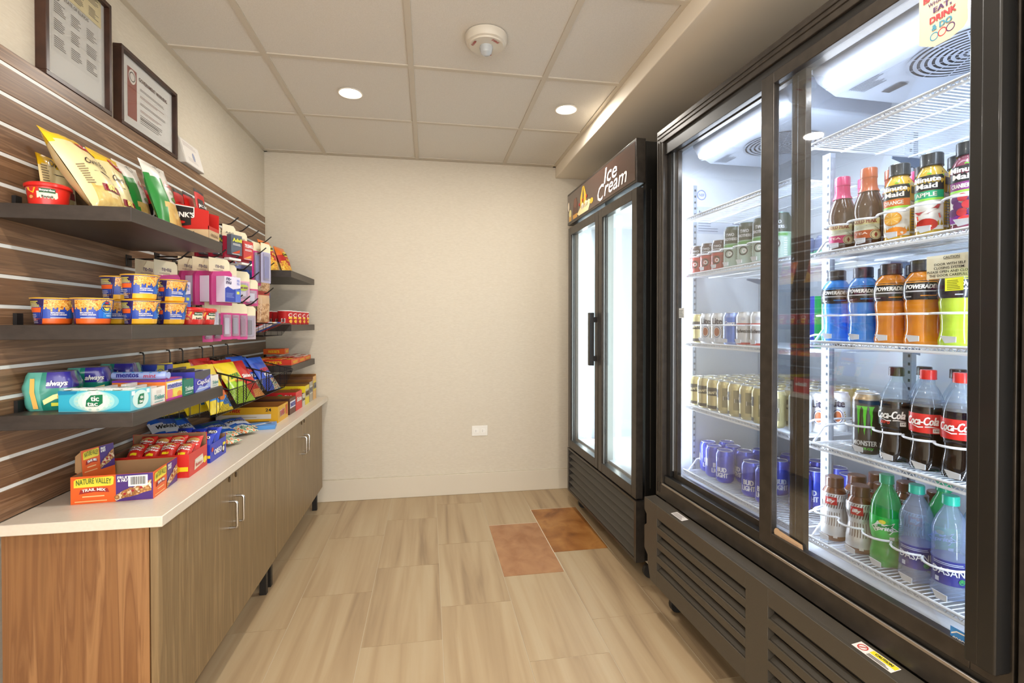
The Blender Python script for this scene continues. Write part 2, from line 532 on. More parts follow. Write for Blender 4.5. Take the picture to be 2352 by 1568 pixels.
def f1(b, S, w, h):
    b.rect(S, -w * .78, .09, w * .78, .33, M('dcdad4', .7), .0004)
    for i, (u, v) in enumerate(((-w * .62, .255), (-w * .62, .31))):
        b.ring(S, u, v, .014, .003, M('77706a', .7))
    b.text('STATE OF ILLINOIS', S, 0, .262, w * .8, .010, INK)
    for i in range(9): b.lines(S, -w * .7 + w * .52 * (i % 3), .105 + .05 * (i // 3), -w * .7 + w * .52 * (i % 3) + w * .38, .14 + .05 * (i // 3), 6, INK, seed=i, fill=.35)
    b.rect(S, -w * .72, .272, w * .86, .42, M('e6d6a4', .7), .002)
    for i in range(9): b.lines(S, -w * .6 + w * .5 * (i % 3), .285 + .042 * (i // 3), -w * .6 + w * .5 * (i % 3) + w * .36, .315 + .042 * (i // 3), 6, INK, seed=i + 20, e=.0026, fill=.4)
def f2(b, S, w, h):
    b.rect(S, -w * .78, .045, w * .8, h - .05, M('e9e6e0', .7), .0004)
    b.rect(S, -w * .74, .05, -w * .42, h - .045, M('8e3f33', .6), .0010)
    b.ell(S, -w * .58, h - .075, .022, .026, M('e8e2da', .6), .0014); b.ring(S, -w * .58, h - .075, .018, .004, M('55504a', .6), .0018)
    b.text('GOVERNMENT WARNING', S, w * .2, h - .062, w * 1.1, .014, M('4a2a28', .6), bold=.03)
    for k in range(5):
        b.lines(S, -w * .3, h - .10 - .026 * k, w * .7, h - .09 - .026 * k, 2, M('9b7b74', .7) if k % 2 else M('6f6a66', .7), seed=k, fill=.4)
    b.lines(S, -w * .3, .055, w * .7, .09, 5, INK, seed=3, fill=.3)
frame(1.572, 1.862, 1.9065, 2.275, 'dark wood frame with a yellow notice slipped over white licences', f1)
frame(1.915, 2.30, 1.9065, 2.182, 'dark wood frame with a white government warning notice and red band', f2)
t = thing('notice_holder', 'small white card holder jutting from the wall beside the frames', 'sign holder', (XL + .0005, 2.42, 1.905), R(90))
b = B(); b.prism([(0, 0), (-.045, .004), (-.016, .115), (0, .115)], -.09, .09, M('d8d2c8', .5), 'x'); b.obj('holder', t, bevel=.001)
Ssl = flat((0, -.0455, .004), (1, 0, 0), (0, .029 / .1148, .111 / .1148))
b = B(); b.rect(Ssl, -.086, .003, .086, .11, M('eae4dc', .5), .0006); b.lines(Ssl, -.07, .085, .06, .105, 3, M('b7a6a0', .7), fill=.3); b.ell(Ssl, .01, .05, .012, .02, M('9aa0b8', .6), .001); b.lines(Ssl, -.05, .02, .05, .04, 4, M('c0b8b4', .7), fill=.3)
b.obj('card', t)

# ================================================================ PACKAGING HELPERS
WH = M('f4f2ee', .45); BK = M('161616', .45); CREAM = M('efe4c2', .5)
BROWNCARD = M('9a7247', .8); SILV = M('c8cacc', .3, metal=.8)
CHIPS = ramp_tex('chips_print', [(0, 'ecd9a0'), (.4, 'e0c070'), (.7, 'cfa050'), (.95, 'a8763a')], tex='noise', detail=2, dist=1.2, tscale=26, rough=.3, coat=.3)
PASTA = ramp_tex('pasta_print', [(.30, 'b3601c'), (.42, 'e0952e'), (.52, 'f8cc78'), (.60, 'eda63c'), (.72, 'c87420')], tex='noise', detail=1, dist=2.5, scale=(1, 1, 1.5), tscale=70, rough=.35, coat=.2)
GRANOLA = ramp_tex('granola_print', [(0, 'd9b27a'), (.35, 'b98347'), (.6, '8e5426'), (.8, 'e8d8bb')], tex='voronoi', tscale=110, rough=.45)
PUFFS = ramp_tex('puffs_print', [(.3, 'b84d17'), (.42, 'e8921f'), (.5, 'fbe15a'), (.6, 'f3b62a'), (.72, 'd9681d')], tex='noise', detail=1, dist=1.5, tscale=55, rough=.35)
NUTS = ramp_tex('nuts_print', [(.3, '7d5233'), (.45, 'b98a5c'), (.55, 'd9b48a'), (.7, 'a87a50')], tex='noise', detail=2, dist=1.5, tscale=45, rough=.3, coat=.4)
FRUIT = ramp_tex('fruit_print', [(0, 'e2483a'), (.3, 'f0913a'), (.5, 'f4eee2'), (.7, '5aa05a'), (.9, '6c4a9a')], tex='voronoi', tscale=70, rough=.35)

def faces(w, d, h):
    return {'f': flat((0, -d / 2, 0), (1, 0, 0), (0, 0, 1)), 'r': flat((w / 2, 0, 0), (0, 1, 0), (0, 0, 1)),
            'l': flat((-w / 2, 0, 0), (0, -1, 0), (0, 0, 1)), 't': flat((0, 0, h), (1, 0, 0), (0, 1, 0)), 'k': flat((0, d / 2, 0), (-1, 0, 0), (0, 0, 1))}

def tray(b, w, d, h, mf, ms, hb=None, inside=BROWNCARD, th=.0018, ml=None):
    """open carton: front face material mf, side faces ms, back wall height hb"""
    hb = hb or h
    b.box(-w / 2, w / 2, -d / 2, d / 2, 0, th, ms)
    b.box(-w / 2, w / 2, -d / 2, -d / 2 + th, th, h, mf)
    b.box(-w / 2, w / 2, d / 2 - th, d / 2, th, hb, ml or ms)
    b.box(-w / 2, -w / 2 + th, -d / 2 + th, d / 2 - th, th, h, ms)
    b.box(w / 2 - th, w / 2, -d / 2 + th, d / 2 - th, th, h, ms)
    e = th + .0003
    b.box(-w / 2 + e, w / 2 - e, -d / 2 + e, d / 2 - e, e, e + .0006, inside)
    b.box(-w / 2 + th, w / 2 - th, -d / 2 + th, -d / 2 + th + .0006, th, h - .0005, inside)
    b.box(-w / 2 + th, w / 2 - th, d / 2 - th - .0006, d / 2 - th, th, hb - .0005, inside)
    b.box(-w / 2 + th, -w / 2 + th + .0006, -d / 2 + e, d / 2 - e, th, h - .0005, inside)
    b.box(w / 2 - th - .0006, w / 2 - th, -d / 2 + e, d / 2 - e, th, h - .0005, inside)

def bagS(w, h, t, seed=0, wr=.0035, side=1):
    def S(u, v, e=0):
        fu = max(-1, min(1, 2 * u / w)); fv = max(0, min(1, v / h))
        q = (1 - abs(fu) ** 2.4) ** .75 * math.sin(PI * (.02 + .96 * fv)) ** .55
        if fv < .05 or fv > .95: q *= .25 if .01 < fv < .99 else 0
        n = noise.noise(Vector((fu * 2.2 + seed * 3.1, fv * 3.3, seed * 1.7))) + .5 * noise.noise(Vector((fu * 6 + seed, fv * 5, seed)))
        n2 = noise.noise(Vector((fu * 1.3 + seed, seed * 2.7, fv * 1.8)))
        d = t / 2 * q + wr * n * min(1, q * 1.6)
        x = u * (1 - .07 * math.sin(PI * fv)) + .004 * n2 * (w / .15)
        bow = .0
        return Vector((x, -side * (max(d, .0006) + e) + bow, v))
    return S

def bag(t_, w, h, t, zone, prt=None, seed=0, nu=16, nv=26, wr=.0035, name='bag', inner=None):
    b = B()
    F, K = bagS(w, h, t, seed, wr), bagS(w, h, t, seed + 5, wr, -1)
    vs = []; fs = []; ms = []
    for S in (F, K):
        base = len(vs)
        for j in range(nv + 1):
            for i in range(nu + 1):
                vs.append(tuple(S(w * (i / nu - .5), h * j / nv, 0)))
        for j in range(nv):
            for i in range(nu):
                a = base + j * (nu + 1) + i
                f = (a, a + 1, a + nu + 2, a + nu + 1)
                fs.append(f if S is F else f[::-1]); ms.append(b.mi(zone((i + .5) / nu, (j + .5) / nv)))
    b.v = vs; b.f = fs; b.m = ms
    o = b.obj(name, t_, angle=60)
    if prt:
        p = B(); prt(p, F); p.obj('print', t_, angle=60)
    return o

def gpaint(b, S, pts, mat, e=.0012):
    b.poly(S, pts, mat, e)

# ================================================================ TOP SHELF
YEL = M('f2c51e', .28, coat=.4); PALE = M('ecd9a0', .3, coat=.4); GRN = M('2c8a3c', .3, coat=.4); BWH = M('e9e4da', .3, coat=.4)
RED = M('c2201f', .35, coat=.2); MAROON = M('8d1d2c', .4)
def z_oven(u, v):
    if v > .8 + .05 * math.sin(u * 7): return YEL
    if v < .22 + .07 * math.sin(u * 9) and u > .12: return CHIPS
    return PALE
def p_oven(p, S):
    p.ell(S, .012, .185, .034, .011, RED, .0016, rot=-.35); p.text("LAY'S", S, .012, .185, .04, .010, WH, e=.0026, bold=.04, rot=-.35)
    p.text('Oven Baked', S, .012, .135, .105, .020, M('3a2a26', .5), e=.0022, shear=.25, rot=-.04)
    p.poly(S, [(-.035, .108), (.04, .104), (.045, .107), (0, .110)], M('3a2a26', .5), .0022)
    p.rect(S, -.03, .052, .045, .072, MAROON, .0020, 6); p.text('80%', S, .0, .062, .036, .018, M('f6e07a', .5), e=.0032, bold=.05)
    p.lines(S, -.066, .07, -.045, .13, 9, M('8a7a5a', .6), e=.002)
bags = [((-.846, 1.506, Z1), 32, 'yellow and cream chip bag in front, leaning with 80 on its corner', .155, .240, .078, 1),
        ((-.893, 1.672, Z1), 20, 'cream and yellow chip bag standing between the big chip bag and the green bags', .14, .225, .050, 2),
        ((-1.004, 1.560, Z1), 5, 'yellow chip bag tucked against the slatwall behind the red lidded tub', .14, .155, .03, 3)]
for (loc, lean, lab_, w, h, th, sd) in bags:
    t = thing('chip_bag', lab_, 'chip bag', loc, group='yellow baked chip bags', rot=(R(-lean), 0, R(90)))
    bag(t, w, h, th, z_oven, p_oven, seed=sd)
def z_lays(u, v):
    if v > .80 - .1 * u: return BWH
    if v < .42 and u > .35 - .3 * (v - .1): return CHIPS
    if u > .42 and v > .42: return BWH
    return GRN
def p_lays(p, S):
    p.ring(S, .0, .215, .012, .002, M('5a5a58', .5), .002)
    p.text("Lay's", S, .028, .16, .055, .024, RED, e=.0022, bold=.04, shear=.2, rot=-.2)
    p.text('KETTLE', S, .03, .135, .04, .009, M('8a8a60', .5), e=.002)
    p.ell(S, .03, .115, .02, .008, M('5d8a3e', .5), .002)
for loc, lean, lab_, sd, w in (((-.828, 1.794, Z1), 17, 'green and white chip bag standing next to the red jerky box', 7, .145),
                           ((-.915, 1.806, Z1), 17, 'green and white chip bag mostly hidden behind the other green bag', 8, .125)):
    t = thing('chip_bag', lab_, 'chip bag', loc, group='green chip bags', rot=(R(-lean), 0, R(88)))
    bag(t, w, .235, .045, z_lays, p_lays, seed=sd)

# red lidded pasta tubs
def tub(lab_, loc, rz=0, group='red pasta tubs'):
    t = thing('pasta_tub', lab_, 'food tub', loc, rz, group)
    prof = [(.036, 0), (.038, .002), (.043, .047)]
    b = B(); b.lathe(prof, M('d8281f', .35, coat=.3), 36); b.obj('bowl', t)
    b = B(); b.lathe([(.046, .046), (.0475, .048), (.047, .054), (.042, .058), (0, .058)], M('d4201c', .3, coat=.3), 36); b.obj('lid', t)
    rr = lambda v: .036 + .007 * v / .047
    S = cylS(rr); b = B()
    b.rect(S, -.005, .004, .035, .034, M('efe6c8', .5), .0010, 10); b.rect(S, .0, .031, .031, .042, M('2c5a36', .5), .0012, 8)
    b.text('Boyardee', S, .0155, .0365, .027, .006, WH, e=.0022, bold=.03); b.text('Ravioli', S, .015, .022, .020, .006, BK, e=.002, bold=.03)
    b.poly(S, [(-.03, .043), (-.006, .043), (-.012, .028), (-.026, .036)], M('f2b02a', .5), .0012)
    b.ell(S, -.018, .018, .010, .008, M('b8401c', .5), .0012); b.ell(S, -.018, .02, .005, .004, M('e8a060', .5), .0018)
    b.rect(S, -.055, .004, -.038, .043, M('eee6d6', .5), .001, 4); b.lines(S, -.053, .008, -.04, .04, 8, M('8a6a60', .6), e=.0016, fill=.4)
    b.obj('label_print', t)
    return t
tub0 = tub('red lidded pasta tub on the top shelf beside the yellow chip bags', (-.962, 1.451, Z1), R(8))

# jerky display box
t = thing('jerky_box', 'red display carton full of jerky bags at the end of the top shelf', 'display box', (-.864, 1.915, Z1), 0)
JR = M('c81f1a', .4); TAN = M('cdb088', .5)
b = B(); w, d = .22, .086
b.box(-w / 2, w / 2, -d / 2, d / 2, 0, .002, TAN)
b.prism([(-w / 2, 0), (w / 2, 0), (w / 2, .096), (w / 2 - .015, .100), (-w / 2, .150)], -d / 2, -d / 2 + .002, JR, 'y')
b.prism([(-w / 2, 0), (w / 2, 0), (w / 2, .096), (w / 2 - .015, .100), (-w / 2, .150)], d / 2 - .002, d / 2, JR, 'y')
b.box(w / 2 - .002, w / 2, -d / 2, d / 2, 0, .045, JR); b.box(-w / 2, -w / 2 + .002, -d / 2, d / 2, 0, .148, JR)
b.obj('carton', t)
b = B(); f = faces(w, d, .1)
b.rect(f['f'], -w / 2, 0, w / 2, .032, TAN); b.rect(f['r'], -d / 2, 0, d / 2, .032, TAN)
b.text('ORIGINAL', f['f'], .012, .016, .12, .016, BK, bold=.04); b.text('ORIGINAL', f['r'], 0, .016, .06, .011, M('7a5a3a', .6))
b.poly(f['f'], [(-.04, .120), (.062, .104), (.062, .076), (.054, .066), (.054, .046), (-.0, .038), (-.09, .05), (-.09, .11)], M('1c1412', .5), .001)
b.poly(f['f'], [(-.04, .123), (.065, .107), (.065, .074), (.062, .074), (.062, .104), (-.04, .120)], WH, .0012)
b.text("JACK LINK'S", f['f'], .000, .080, .13, .024, WH, e=.0018, bold=.04, rot=-.06); b.ell(f['f'], .02, .055, .016, .005, JR, .0016)
b.obj('print', t)
def z_jerk(u, v):
    return JR if (v > .6 and v < .9) else (M('2a1816', .4) if v >= .9 or (v > .32) else TAN)
k = 0
for i in range(6):
    ro = thing('jerky_bag', 'red and black jerky bag, %s from the slatwall in the display carton' % ORD[i], 'jerky bag',
               (-.950 + .033 * i, 1.915 + .004 * (i % 2), Z1 + .0035), group='jerky bags in the carton', rot=(R(-8), R(2 * (i % 2)), R(90)))
    bag(ro, .076, .178 - .004 * i + (.012 if i == 5 else 0) + .006 * (i % 2), .018, z_jerk, (lambda p, S: (p.rect(S, -.03, .10, .03, .14, M('3a3230', .4), .0012, 4), p.text("JACK LINK'S", S, 0, .115, .062, .014, WH, e=.0024, bold=.03), p.text('ORIGINAL', S, 0, .04, .05, .012, BK, e=.0016))) if i == 5 else None, seed=20 + i, nu=8, nv=14)

# ================================================================ MIDDLE SHELF: macaroni cups
def cup_proto(lab_, band, loc, rz, group):
    t = thing('macaroni_cup', lab_, 'food cup', loc, rz, group)
    H = .068
    rr = lambda v: .0355 + .0085 * v / H
    CB = M('2a4db0', .4, coat=.25); CP = M('2b1a52', .4, coat=.25); OR = M(band, .4, coat=.25)
    b = B()
    prof = [(.030, 0), (.034, .002)] + [(rr(v), v) for v in (.004, .0165, .03, .045, H - .002)]
    b.lathe(prof, CB, 48, zone=lambda z: OR if z < .016 else CB)
    b.obj('cup_body', t)
    S = cylS(rr); b = B()
    # pasta photograph with ragged lower edge
    n = 26; top = [(-.05 + .10 * i / n, .064) for i in range(n + 1)]
    for i in range(n):
        u0 = -.040 + .092 * i / n; u1 = -.040 + .092 * (i + 1) / n
        lo = .040 + .004 * math.sin(i * 1.3) + .003 * math.sin(i * 2.9)
        b.rect(S, u0, lo, u1, .0645, PASTA, .0006)
    for i in range(8):
        b.rect(S, .012 + .005 * i, .018, .017 + .005 * i, .040, M('2f86d8' if i > 1 else '2a68c8', .4), .0003, 1)
    b.ell(S, .030, .047, .0125, .015, M('1d2c6a', .4), .0014); b.ring(S, .030, .047, .0125, .0015, M('5aa8e8', .4), .0016)
    b.text('CHEESE', S, .030, .049, .021, .0055, M('f6b82a', .4), e=.0022, bold=.05); b.poly(S, [(.022, .044), (.038, .044), (.034, .038), (.030, .0365), (.026, .038)], M('f6d04a', .4), .0022)
    b.ell(S, .030, .057, .005, .0022, RED, .0022)
    b.text('MACARONI &', S, -.012, .031, .026, .0035, WH, e=.001, bold=.03); b.text('CHEESE DINNER', S, -.009, .026, .032, .0035, WH, e=.001, bold=.03); b.lines(S, -.025, .0175, .008, .0205, 1, WH, fill=.5, nu=4)
    b.text('cheesy', S, .034, .030, .020, .005, M('bfe0f4', .4), shear=.2); b.text('easy', S, .036, .023, .015, .006, M('bfe0f4', .4), bold=.03)
    # directions panel
    for i in range(9): b.rect(S, -.086 + .005 * i, .002, -.081 + .005 * i, .065, CP, .0004)
    b.lines(S, -.083, .046, -.046, .062, 5, M('e8dc5a', .5), e=.001, nu=4); b.rect(S, -.084, .032, -.045, .044, M('f0642a', .5), .001, 6); b.lines(S, -.083, .005, -.048, .03, 6, M('d8d4e0', .5), e=.001, nu=4, fill=.35)
    b.obj('label_print', t)
    b = B(); b.lathe([(.0445, H - .002), (.0465, H), (.0462, H + .0012), (0, H + .0015)], M('f0b93a', .35, coat=.3), 40)
    b.poly(flat((0, 0, H + .0012), (1, 0, 0), (0, 1, 0)), [(.04, -.010), (.056, -.004), (.056, .006), (.04, .010)], M('e8d878', .35), .0004)
    b.obj('foil_lid', t)
    return t
g1, g2 = 'macaroni cups with an orange base band', 'macaroni cups with a yellow base band'
cA = cup_proto('macaroni cup with orange base band at the shelf end, dark panel towards the room', 'e8641e', (-.964, 1.467, Z2), R(62), g1)
dup(cA, 'orange banded macaroni cup with its round cheese badge facing out', (-.868, 1.458, Z2), R(30))
cY = cup_proto('yellow banded macaroni cup on the bottom layer under the topmost cup', 'f0b428', (-.797, 1.540, Z2), R(58), g2)
dup(cY, 'yellow banded macaroni cup on the bottom layer touching the red tubs', (-.797, 1.700, Z2), R(62))
dup(cY, 'yellow banded macaroni cup on the bottom layer hidden behind the front cups', (-.888, 1.615, Z2), R(30))
dup(cY, 'topmost large looking macaroni cup stacked at the front of the pile', (-.800, 1.545, Z2 + .0702), R(62))
dup(cY, 'stacked macaroni cup nearest the pink lotion packs', (-.798, 1.705, Z2 + .0702), R(66))
dup(cY, 'stacked macaroni cup leaning out behind the topmost cup', (-.890, 1.612, Z2 + .0702), R(70))
dup(tub0, 'red lidded pasta tub on the middle shelf touching a macaroni cup', (-.794, 1.815, Z2), R(44))
dup(tub0, 'red lidded pasta tub on the middle shelf at the hanging packs', (-.795, 1.912, Z2), R(50))

# ================================================================ LOWER SHELF
def pad_pack(lab_, loc, rz, sd):
    t = thing('pad_pack', lab_, 'hygiene pack', loc, rz - R(10), 'green sanitary pad packs')
    TE = M('1f8a78', .22, coat=.6); TEA = M('5fb3a4', .22, coat=.6); PU = M('38309a', .25, coat=.5)
    b = B(); w, d, h = .105, .085, .10
    # rounded soft block
    n = 20; prof = []
    for j in range(13):
        v = j / 12; q = math.sin(PI * (.09 + .82 * v)) ** .15
        prof.append((q, v * h))
    vs = []; m = 28
    for q, z in prof:
        for k in range(m):
            a = 2 * PI * k / m; ca, sa = math.cos(a), math.sin(a)
            r = 1 / (abs(ca) ** 6 + abs(sa) ** 6) ** (1 / 6)
            nn = 1 + .09 * noise.noise(Vector((ca * 2 + sd, sa * 2, z * 40)))
            vs.append((ca * r * w / 2 * q * nn, sa * r * d / 2 * q * nn, z))
    i0 = [b.mi(x) for x in (TE, TEA, PU)]
    fs = []
    for j in range(12):
        for k in range(m):
            b.f.append((j * m + k, j * m + (k + 1) % m, (j + 1) * m + (k + 1) % m, (j + 1) * m + k))
            a = 2 * PI * (k + .5) / m
            x = math.cos(a); y = math.sin(a)
            b.m.append(2 if (j > 6 and y < .1 and x > -.05) else (1 if (y < 0 and -.75 < x < -.3) else 0))
    b.f.append(tuple(range(m))[::-1]); b.m.append(0); b.f.append(tuple(12 * m + k for k in range(m))); b.m.append(2)
    b.v = vs
    b.obj('wrapper', t, angle=60)
    def S(u, v, e=0):
        q = math.sin(PI * (.09 + .82 * min(1, max(0, v / h)))) ** .15
        x = u * q
        yy = -(1 - min(.98, abs(2 * u / w)) ** 5) ** .2 * d / 2 * q
        return Vector((x, yy * 1.03 - e - .001, v))
    b = B()
    b.text('always', S, .024, .070, .044, .018, WH, e=.002, shear=.3, bold=.03)
    b.poly(S, [(-.006, .028), (.016, .042), (.046, .050), (.046, .038), (.02, .030), (-.004, .016)], M('e6e29a', .4), .002)
    b.ell(S, .034, .037, .009, .009, M('d8b640', .4), .0028); b.rect(S, .012, .012, .044, .021, M('d8dc4a', .4), .002, 4)
    b.poly(S, [(-.034, .085), (-.024, .085), (-.022, .05), (-.018, .006), (-.03, .006), (-.032, .05)], M('e8b45a', .4), .002)
    b.obj('print', t)
    return t
pad_pack('green pad pack standing alone at the open end of the low shelf', (-.990, 1.505, Z3), R(22), 1)
pad_pack('green pad pack tilted in the middle of the row behind the mint boxes', (-.985, 1.640, Z3), R(24), 4)
pad_pack('green pad pack at the back beside the blue tissue box', (-.985, 1.785, Z3), R(15), 9)
def simple_box(lab_, name, cat, loc, rz, w, d, h, base, prt, group=None, parts=None, bev=.0008):
    t = thing(name, lab_, cat, loc, rz, group)
    b = B(); b.box(-w / 2, w / 2, -d / 2, d / 2, 0, h, base); b.obj('carton', t, bevel=bev)
    if prt:
        b = B(); prt(b, faces(w, d, h)); b.obj('print', t)
    return t
def p_blue(b, f):
    b.poly(f['f'], [(-.01, .0), (.02, 0), (.045, .08), (.03, .08)], M('8aa6ee', .4)); b.rect(f['f'], .028, .045, .05, .084, M('e6e06a', .4), .0009); b.ring(f['f'], .039, .062, .009, .002, M('4a6ad0', .4), .0014)
simple_box('blue and yellow box standing behind the purple gum carton', 'tissue_box', 'box', (-.955, 1.905, Z3), R(5), .115, .05, .084, M('3b50c8', .4), p_blue)
# mint carton with tic tacs
TT = ramp_tex('mint_gradient', [(0, '2fb0cf'), (1, '2fb0cf')], rough=.4)
def p_tt(b, f):
    A = M('38b4d2', .4)
    for k, c in enumerate(('7fd0dc', 'a8dfe0', 'd2efe4', 'eef6ea')):
        b.ell(f['f'], .0, .027, .062 - .011 * k, .027, M(c, .4), .0004 + .0002 * k, n=36)
    S = f['f']
    for k in range(14): b.ell(S, .043 * math.cos(k * .449), .027 + .022 * math.sin(k * .449), .004, .0026, M('bfe3d8', .4), .0014)
    b.poly(S, [(-.022, .012), (-.020, .030), (-.008, .044), (.024, .046), (.024, .022), (.010, .012)], WH, .0016)
    b.poly(S, [(-.020, .0135), (-.0185, .0295), (-.007, .0425), (.0225, .0445), (.0225, .0225), (.0095, .0135)], M('12774c', .4), .0020)
    b.text('tic', S, .004, .034, .020, .013, WH, e=.0026, bold=.06); b.text('tac', S, -.002, .020, .026, .010, WH, e=.0026, bold=.06)
    b.poly(S, [(-.089, .054), (-.04, .054), (-.046, .046), (-.089, .044)], M('1c86b4', .4), .0012)
    S = f['r']
    b.ell(S, 0, .027, .03, .024, M('cfeae6', .4), .0006, n=30); b.poly(S, [(-.012, .014), (-.011, .03), (-.004, .040), (.012, .041), (.012, .024), (.006, .014)], M('12774c', .4), .0012); b.text('tic', S, .001, .032, .011, .008, WH, e=.0018, bold=.05); b.text('tac', S, -.001, .021, .014, .007, WH, e=.0018, bold=.05)
    b.rect(S, -.034, .040, -.022, .051, M('e8f4f4', .4), .001); b.rect(S, .022, .040, .034, .051, M('e8f4f4', .4), .001)
t = thing('mint_carton', 'light blue mint carton at the front corner of the low shelf', 'candy box', (-.846, 1.470, Z3), R(-7))
b = B(); w, d, h = .178, .078, .0535; tray(b, w, d, h, M('38b4d2', .4), M('6cc6d8', .4), inside=WH); b.obj('carton', t)
b = B(); p_tt(b, faces(w, d, h)); b.obj('print', t)
for i in range(8):
    q = thing('mint_pack', 'small clear mint pack, %s along the light blue carton' % ORD[i], 'mint pack', (-.848 + math.cos(R(-7)) * (-.074 + .021 * i), 1.472 + math.sin(R(-7)) * (-.074 + .021 * i), Z3 + .0042), R(-7), 'mint packs in the light blue carton')
    b = B(); b.box(-.0095, .0095, -.033, .033, 0, .048 + .002 * (i % 3), M('cfe8d8' if i % 3 else 'e2efe2', .3, coat=.4)); b.obj('pack_body', q, bevel=.001)
    b = B(); b.box(-.008, .008, -.030, -.005, .0505, .0535, WH); b.obj('cap', q, bevel=.0006)

def gum_tray(lab_, y0, y1, w, h, col, txt, tcol, group, hb=None, packc='f2efe8', n=5, xr=-.758, inner='b08a5c', bcol=None, accent=None):
    d = y1 - y0 - .003
    t = thing('gum_carton', lab_, 'gum box', (xr - w / 2, (y0 + y1) / 2, Z3), 0, group)
    b = B(); tray(b, w, d, h, M(col, .4), M(col, .4), hb=hb, inside=M(inner, .7)); b.obj('carton', t)
    f = faces(w, d, h); b = B()
    if accent: accent(b, f, w, d, h)
    b.text(txt, f['r'], 0, h * .42, d * .8, h * .28, M(tcol, .4), shear=.15, bold=.05, e=.0016)
    b.lines(f['r'], -d * .35, h * .12, d * .35, h * .22, 1, M(tcol, .4), fill=.4)
    b.obj('print', t)
    for i in range(n):
        q = thing('gum_pack', 'flat gum pack, %s from the aisle in the %s' % (ORD[i], group2), 'gum pack', (xr - .012 - (w - .024) * (i + .5) / n, (y0 + y1) / 2, Z3 + .004), 0, 'gum packs in the ' + group2)
        b = B(); b.box(-.006, .006, -d * .42, d * .42, 0, h * .92 + .006 * (i % 3), M(packc, .35, coat=.3)); b.obj('sleeve', q, bevel=.0008)
    return t
group2 = 'first white carton'
def acc_w(b, f, w, d, h): b.rect(f['r'], -d * .2, h * .62, d * .2, h * .82, M('dcd8d2', .5), .0006); b.rect(f['r'], -d / 2, 0, d / 2, h * .06, M('e0b8b0', .5), .0005)
gum_tray('white gum carton between the mint carton and the orange candy box', 1.515, 1.585, .15, .047, 'f2efe9', 'Trident', '4f9a96', 'white gum cartons', accent=acc_w)
def p_ment(b, f, ):
    b.rect(f['r'], -.048, .0, .048, .062, M('f6cf52', .4), .0004); b.ell(f['r'], .018, .022, .026, .02, M('f2e262', .4), .0008); b.ell(f['r'], -.026, .02, .016, .02, M('ee7a8a', .4), .0009); b.ell(f['r'], .03, .012, .014, .01, M('f0a040', .4), .001)
    b.rect(f['r'], -.048, 0, .048, .006, M('c23aa0', .4), .0012)
    b.rect(f['r'], -.044, .032, .046, .052, WH, .0014); b.text('mentos', f['r'], 0, .042, .082, .015, M('2f3fae', .4), e=.0022, bold=.04)
    b.rect(f['r'], -.048, .0565, .048, .062, M('6a3ab0', .4), .0012)
    b.rect(f['f'], -.07, 0, .07, .062, M('ee8432', .4), .0004); b.rect(f['f'], -.07, .0565, .07, .062, M('6a3ab0', .4), .0008)
    b.rect(f['t'], -.07, -.048, .07, .048, M('e0569e', .4), .0004); b.lines(f['t'], -.06, -.04, .06, .04, 6, WH, fill=.3)
simple_box('orange and yellow candy box under the candy roll', 'candy_box', 'candy box', (-.830, 1.640, Z3), 0, .14, .097, .062, M('e0569e', .4), p_ment)
t = thing('candy_roll', 'blue and white candy roll lying on the orange candy box', 'candy roll', (-.835, 1.612, Z3 + .0745), 0, rot=(0, 0, R(-3)))
ROLL = M('9fb2e6', .35, coat=.3)
b = B()
ring_ = [(-.075, .011), (-.072, .0115), (.066, .0115), (.070, .009), (.076, .010)]
vs = []; n = 18
for x, r in ring_:
    for k in range(n): vs.append((x, r * math.cos(2 * PI * k / n), r * math.sin(2 * PI * k / n)))
b.add(vs, [(i * n + k, i * n + (k + 1) % n, (i + 1) * n + (k + 1) % n, (i + 1) * n + k) for i in range(len(ring_) - 1) for k in range(n)] + [tuple(range(n)), tuple((len(ring_) - 1) * n + k for k in range(n))], ROLL)
b.obj('roll_wrapper', t)
S = lambda u, v, e=0: Vector((u, -(.0115 + e) * math.cos(v / .0115), (.0115 + e) * math.sin(v / .0115)))
b = B(); b.text('mentos', S, -.030, .002, .06, .011, M('24228a', .4), e=.0008, bold=.05); b.text('mint', S, .03, .0, .035, .010, M('c8405a', .4), e=.0008, shear=.2)
for k in range(6): b.ell(S, -.066 + .024 * k, .011, .004, .002, M('4a9ae0', .4), .0006)
b.obj('print', t)
group2 = 'green carton'
gum_tray('green gum carton next to the yellow candy box', 1.692, 1.762, .15, .05, '1f7d68', 'Trident', 'd8ece4', 'green gum cartons', packc='2a8a74')
group2 = 'purple carton'
def acc_p(b, f, w, d, h):
    b.poly(f['r'], [(-d / 2, h), (d / 2, h), (d / 2, h * .75), (0, h * .55), (-d / 2, h * .7)], M('4a4a52', .4), .0006)
    b.poly(f['r'], [(-d / 2, 0), (-d * .2, h * .3), (d * .1, h * .18), (d / 2, h * .42), (d / 2, h * .1), (0, 0)], M('9fb4f2', .4), .0006)
gum_tray('purple and blue gum carton with a raised open top', 1.768, 1.888, .13, .068, '4a48b8', 'CapSul', 'e8e8f4', 'purple gum cartons', packc='2a2440', n=4, inner='e8e4e0', accent=acc_p)
group2 = 'last white carton'
gum_tray('white notched gum carton at the far end of the low shelf', 1.892, 1.955, .12, .043, 'f0ece4', 'Trident', '5a9a92', 'white gum cartons', n=4)

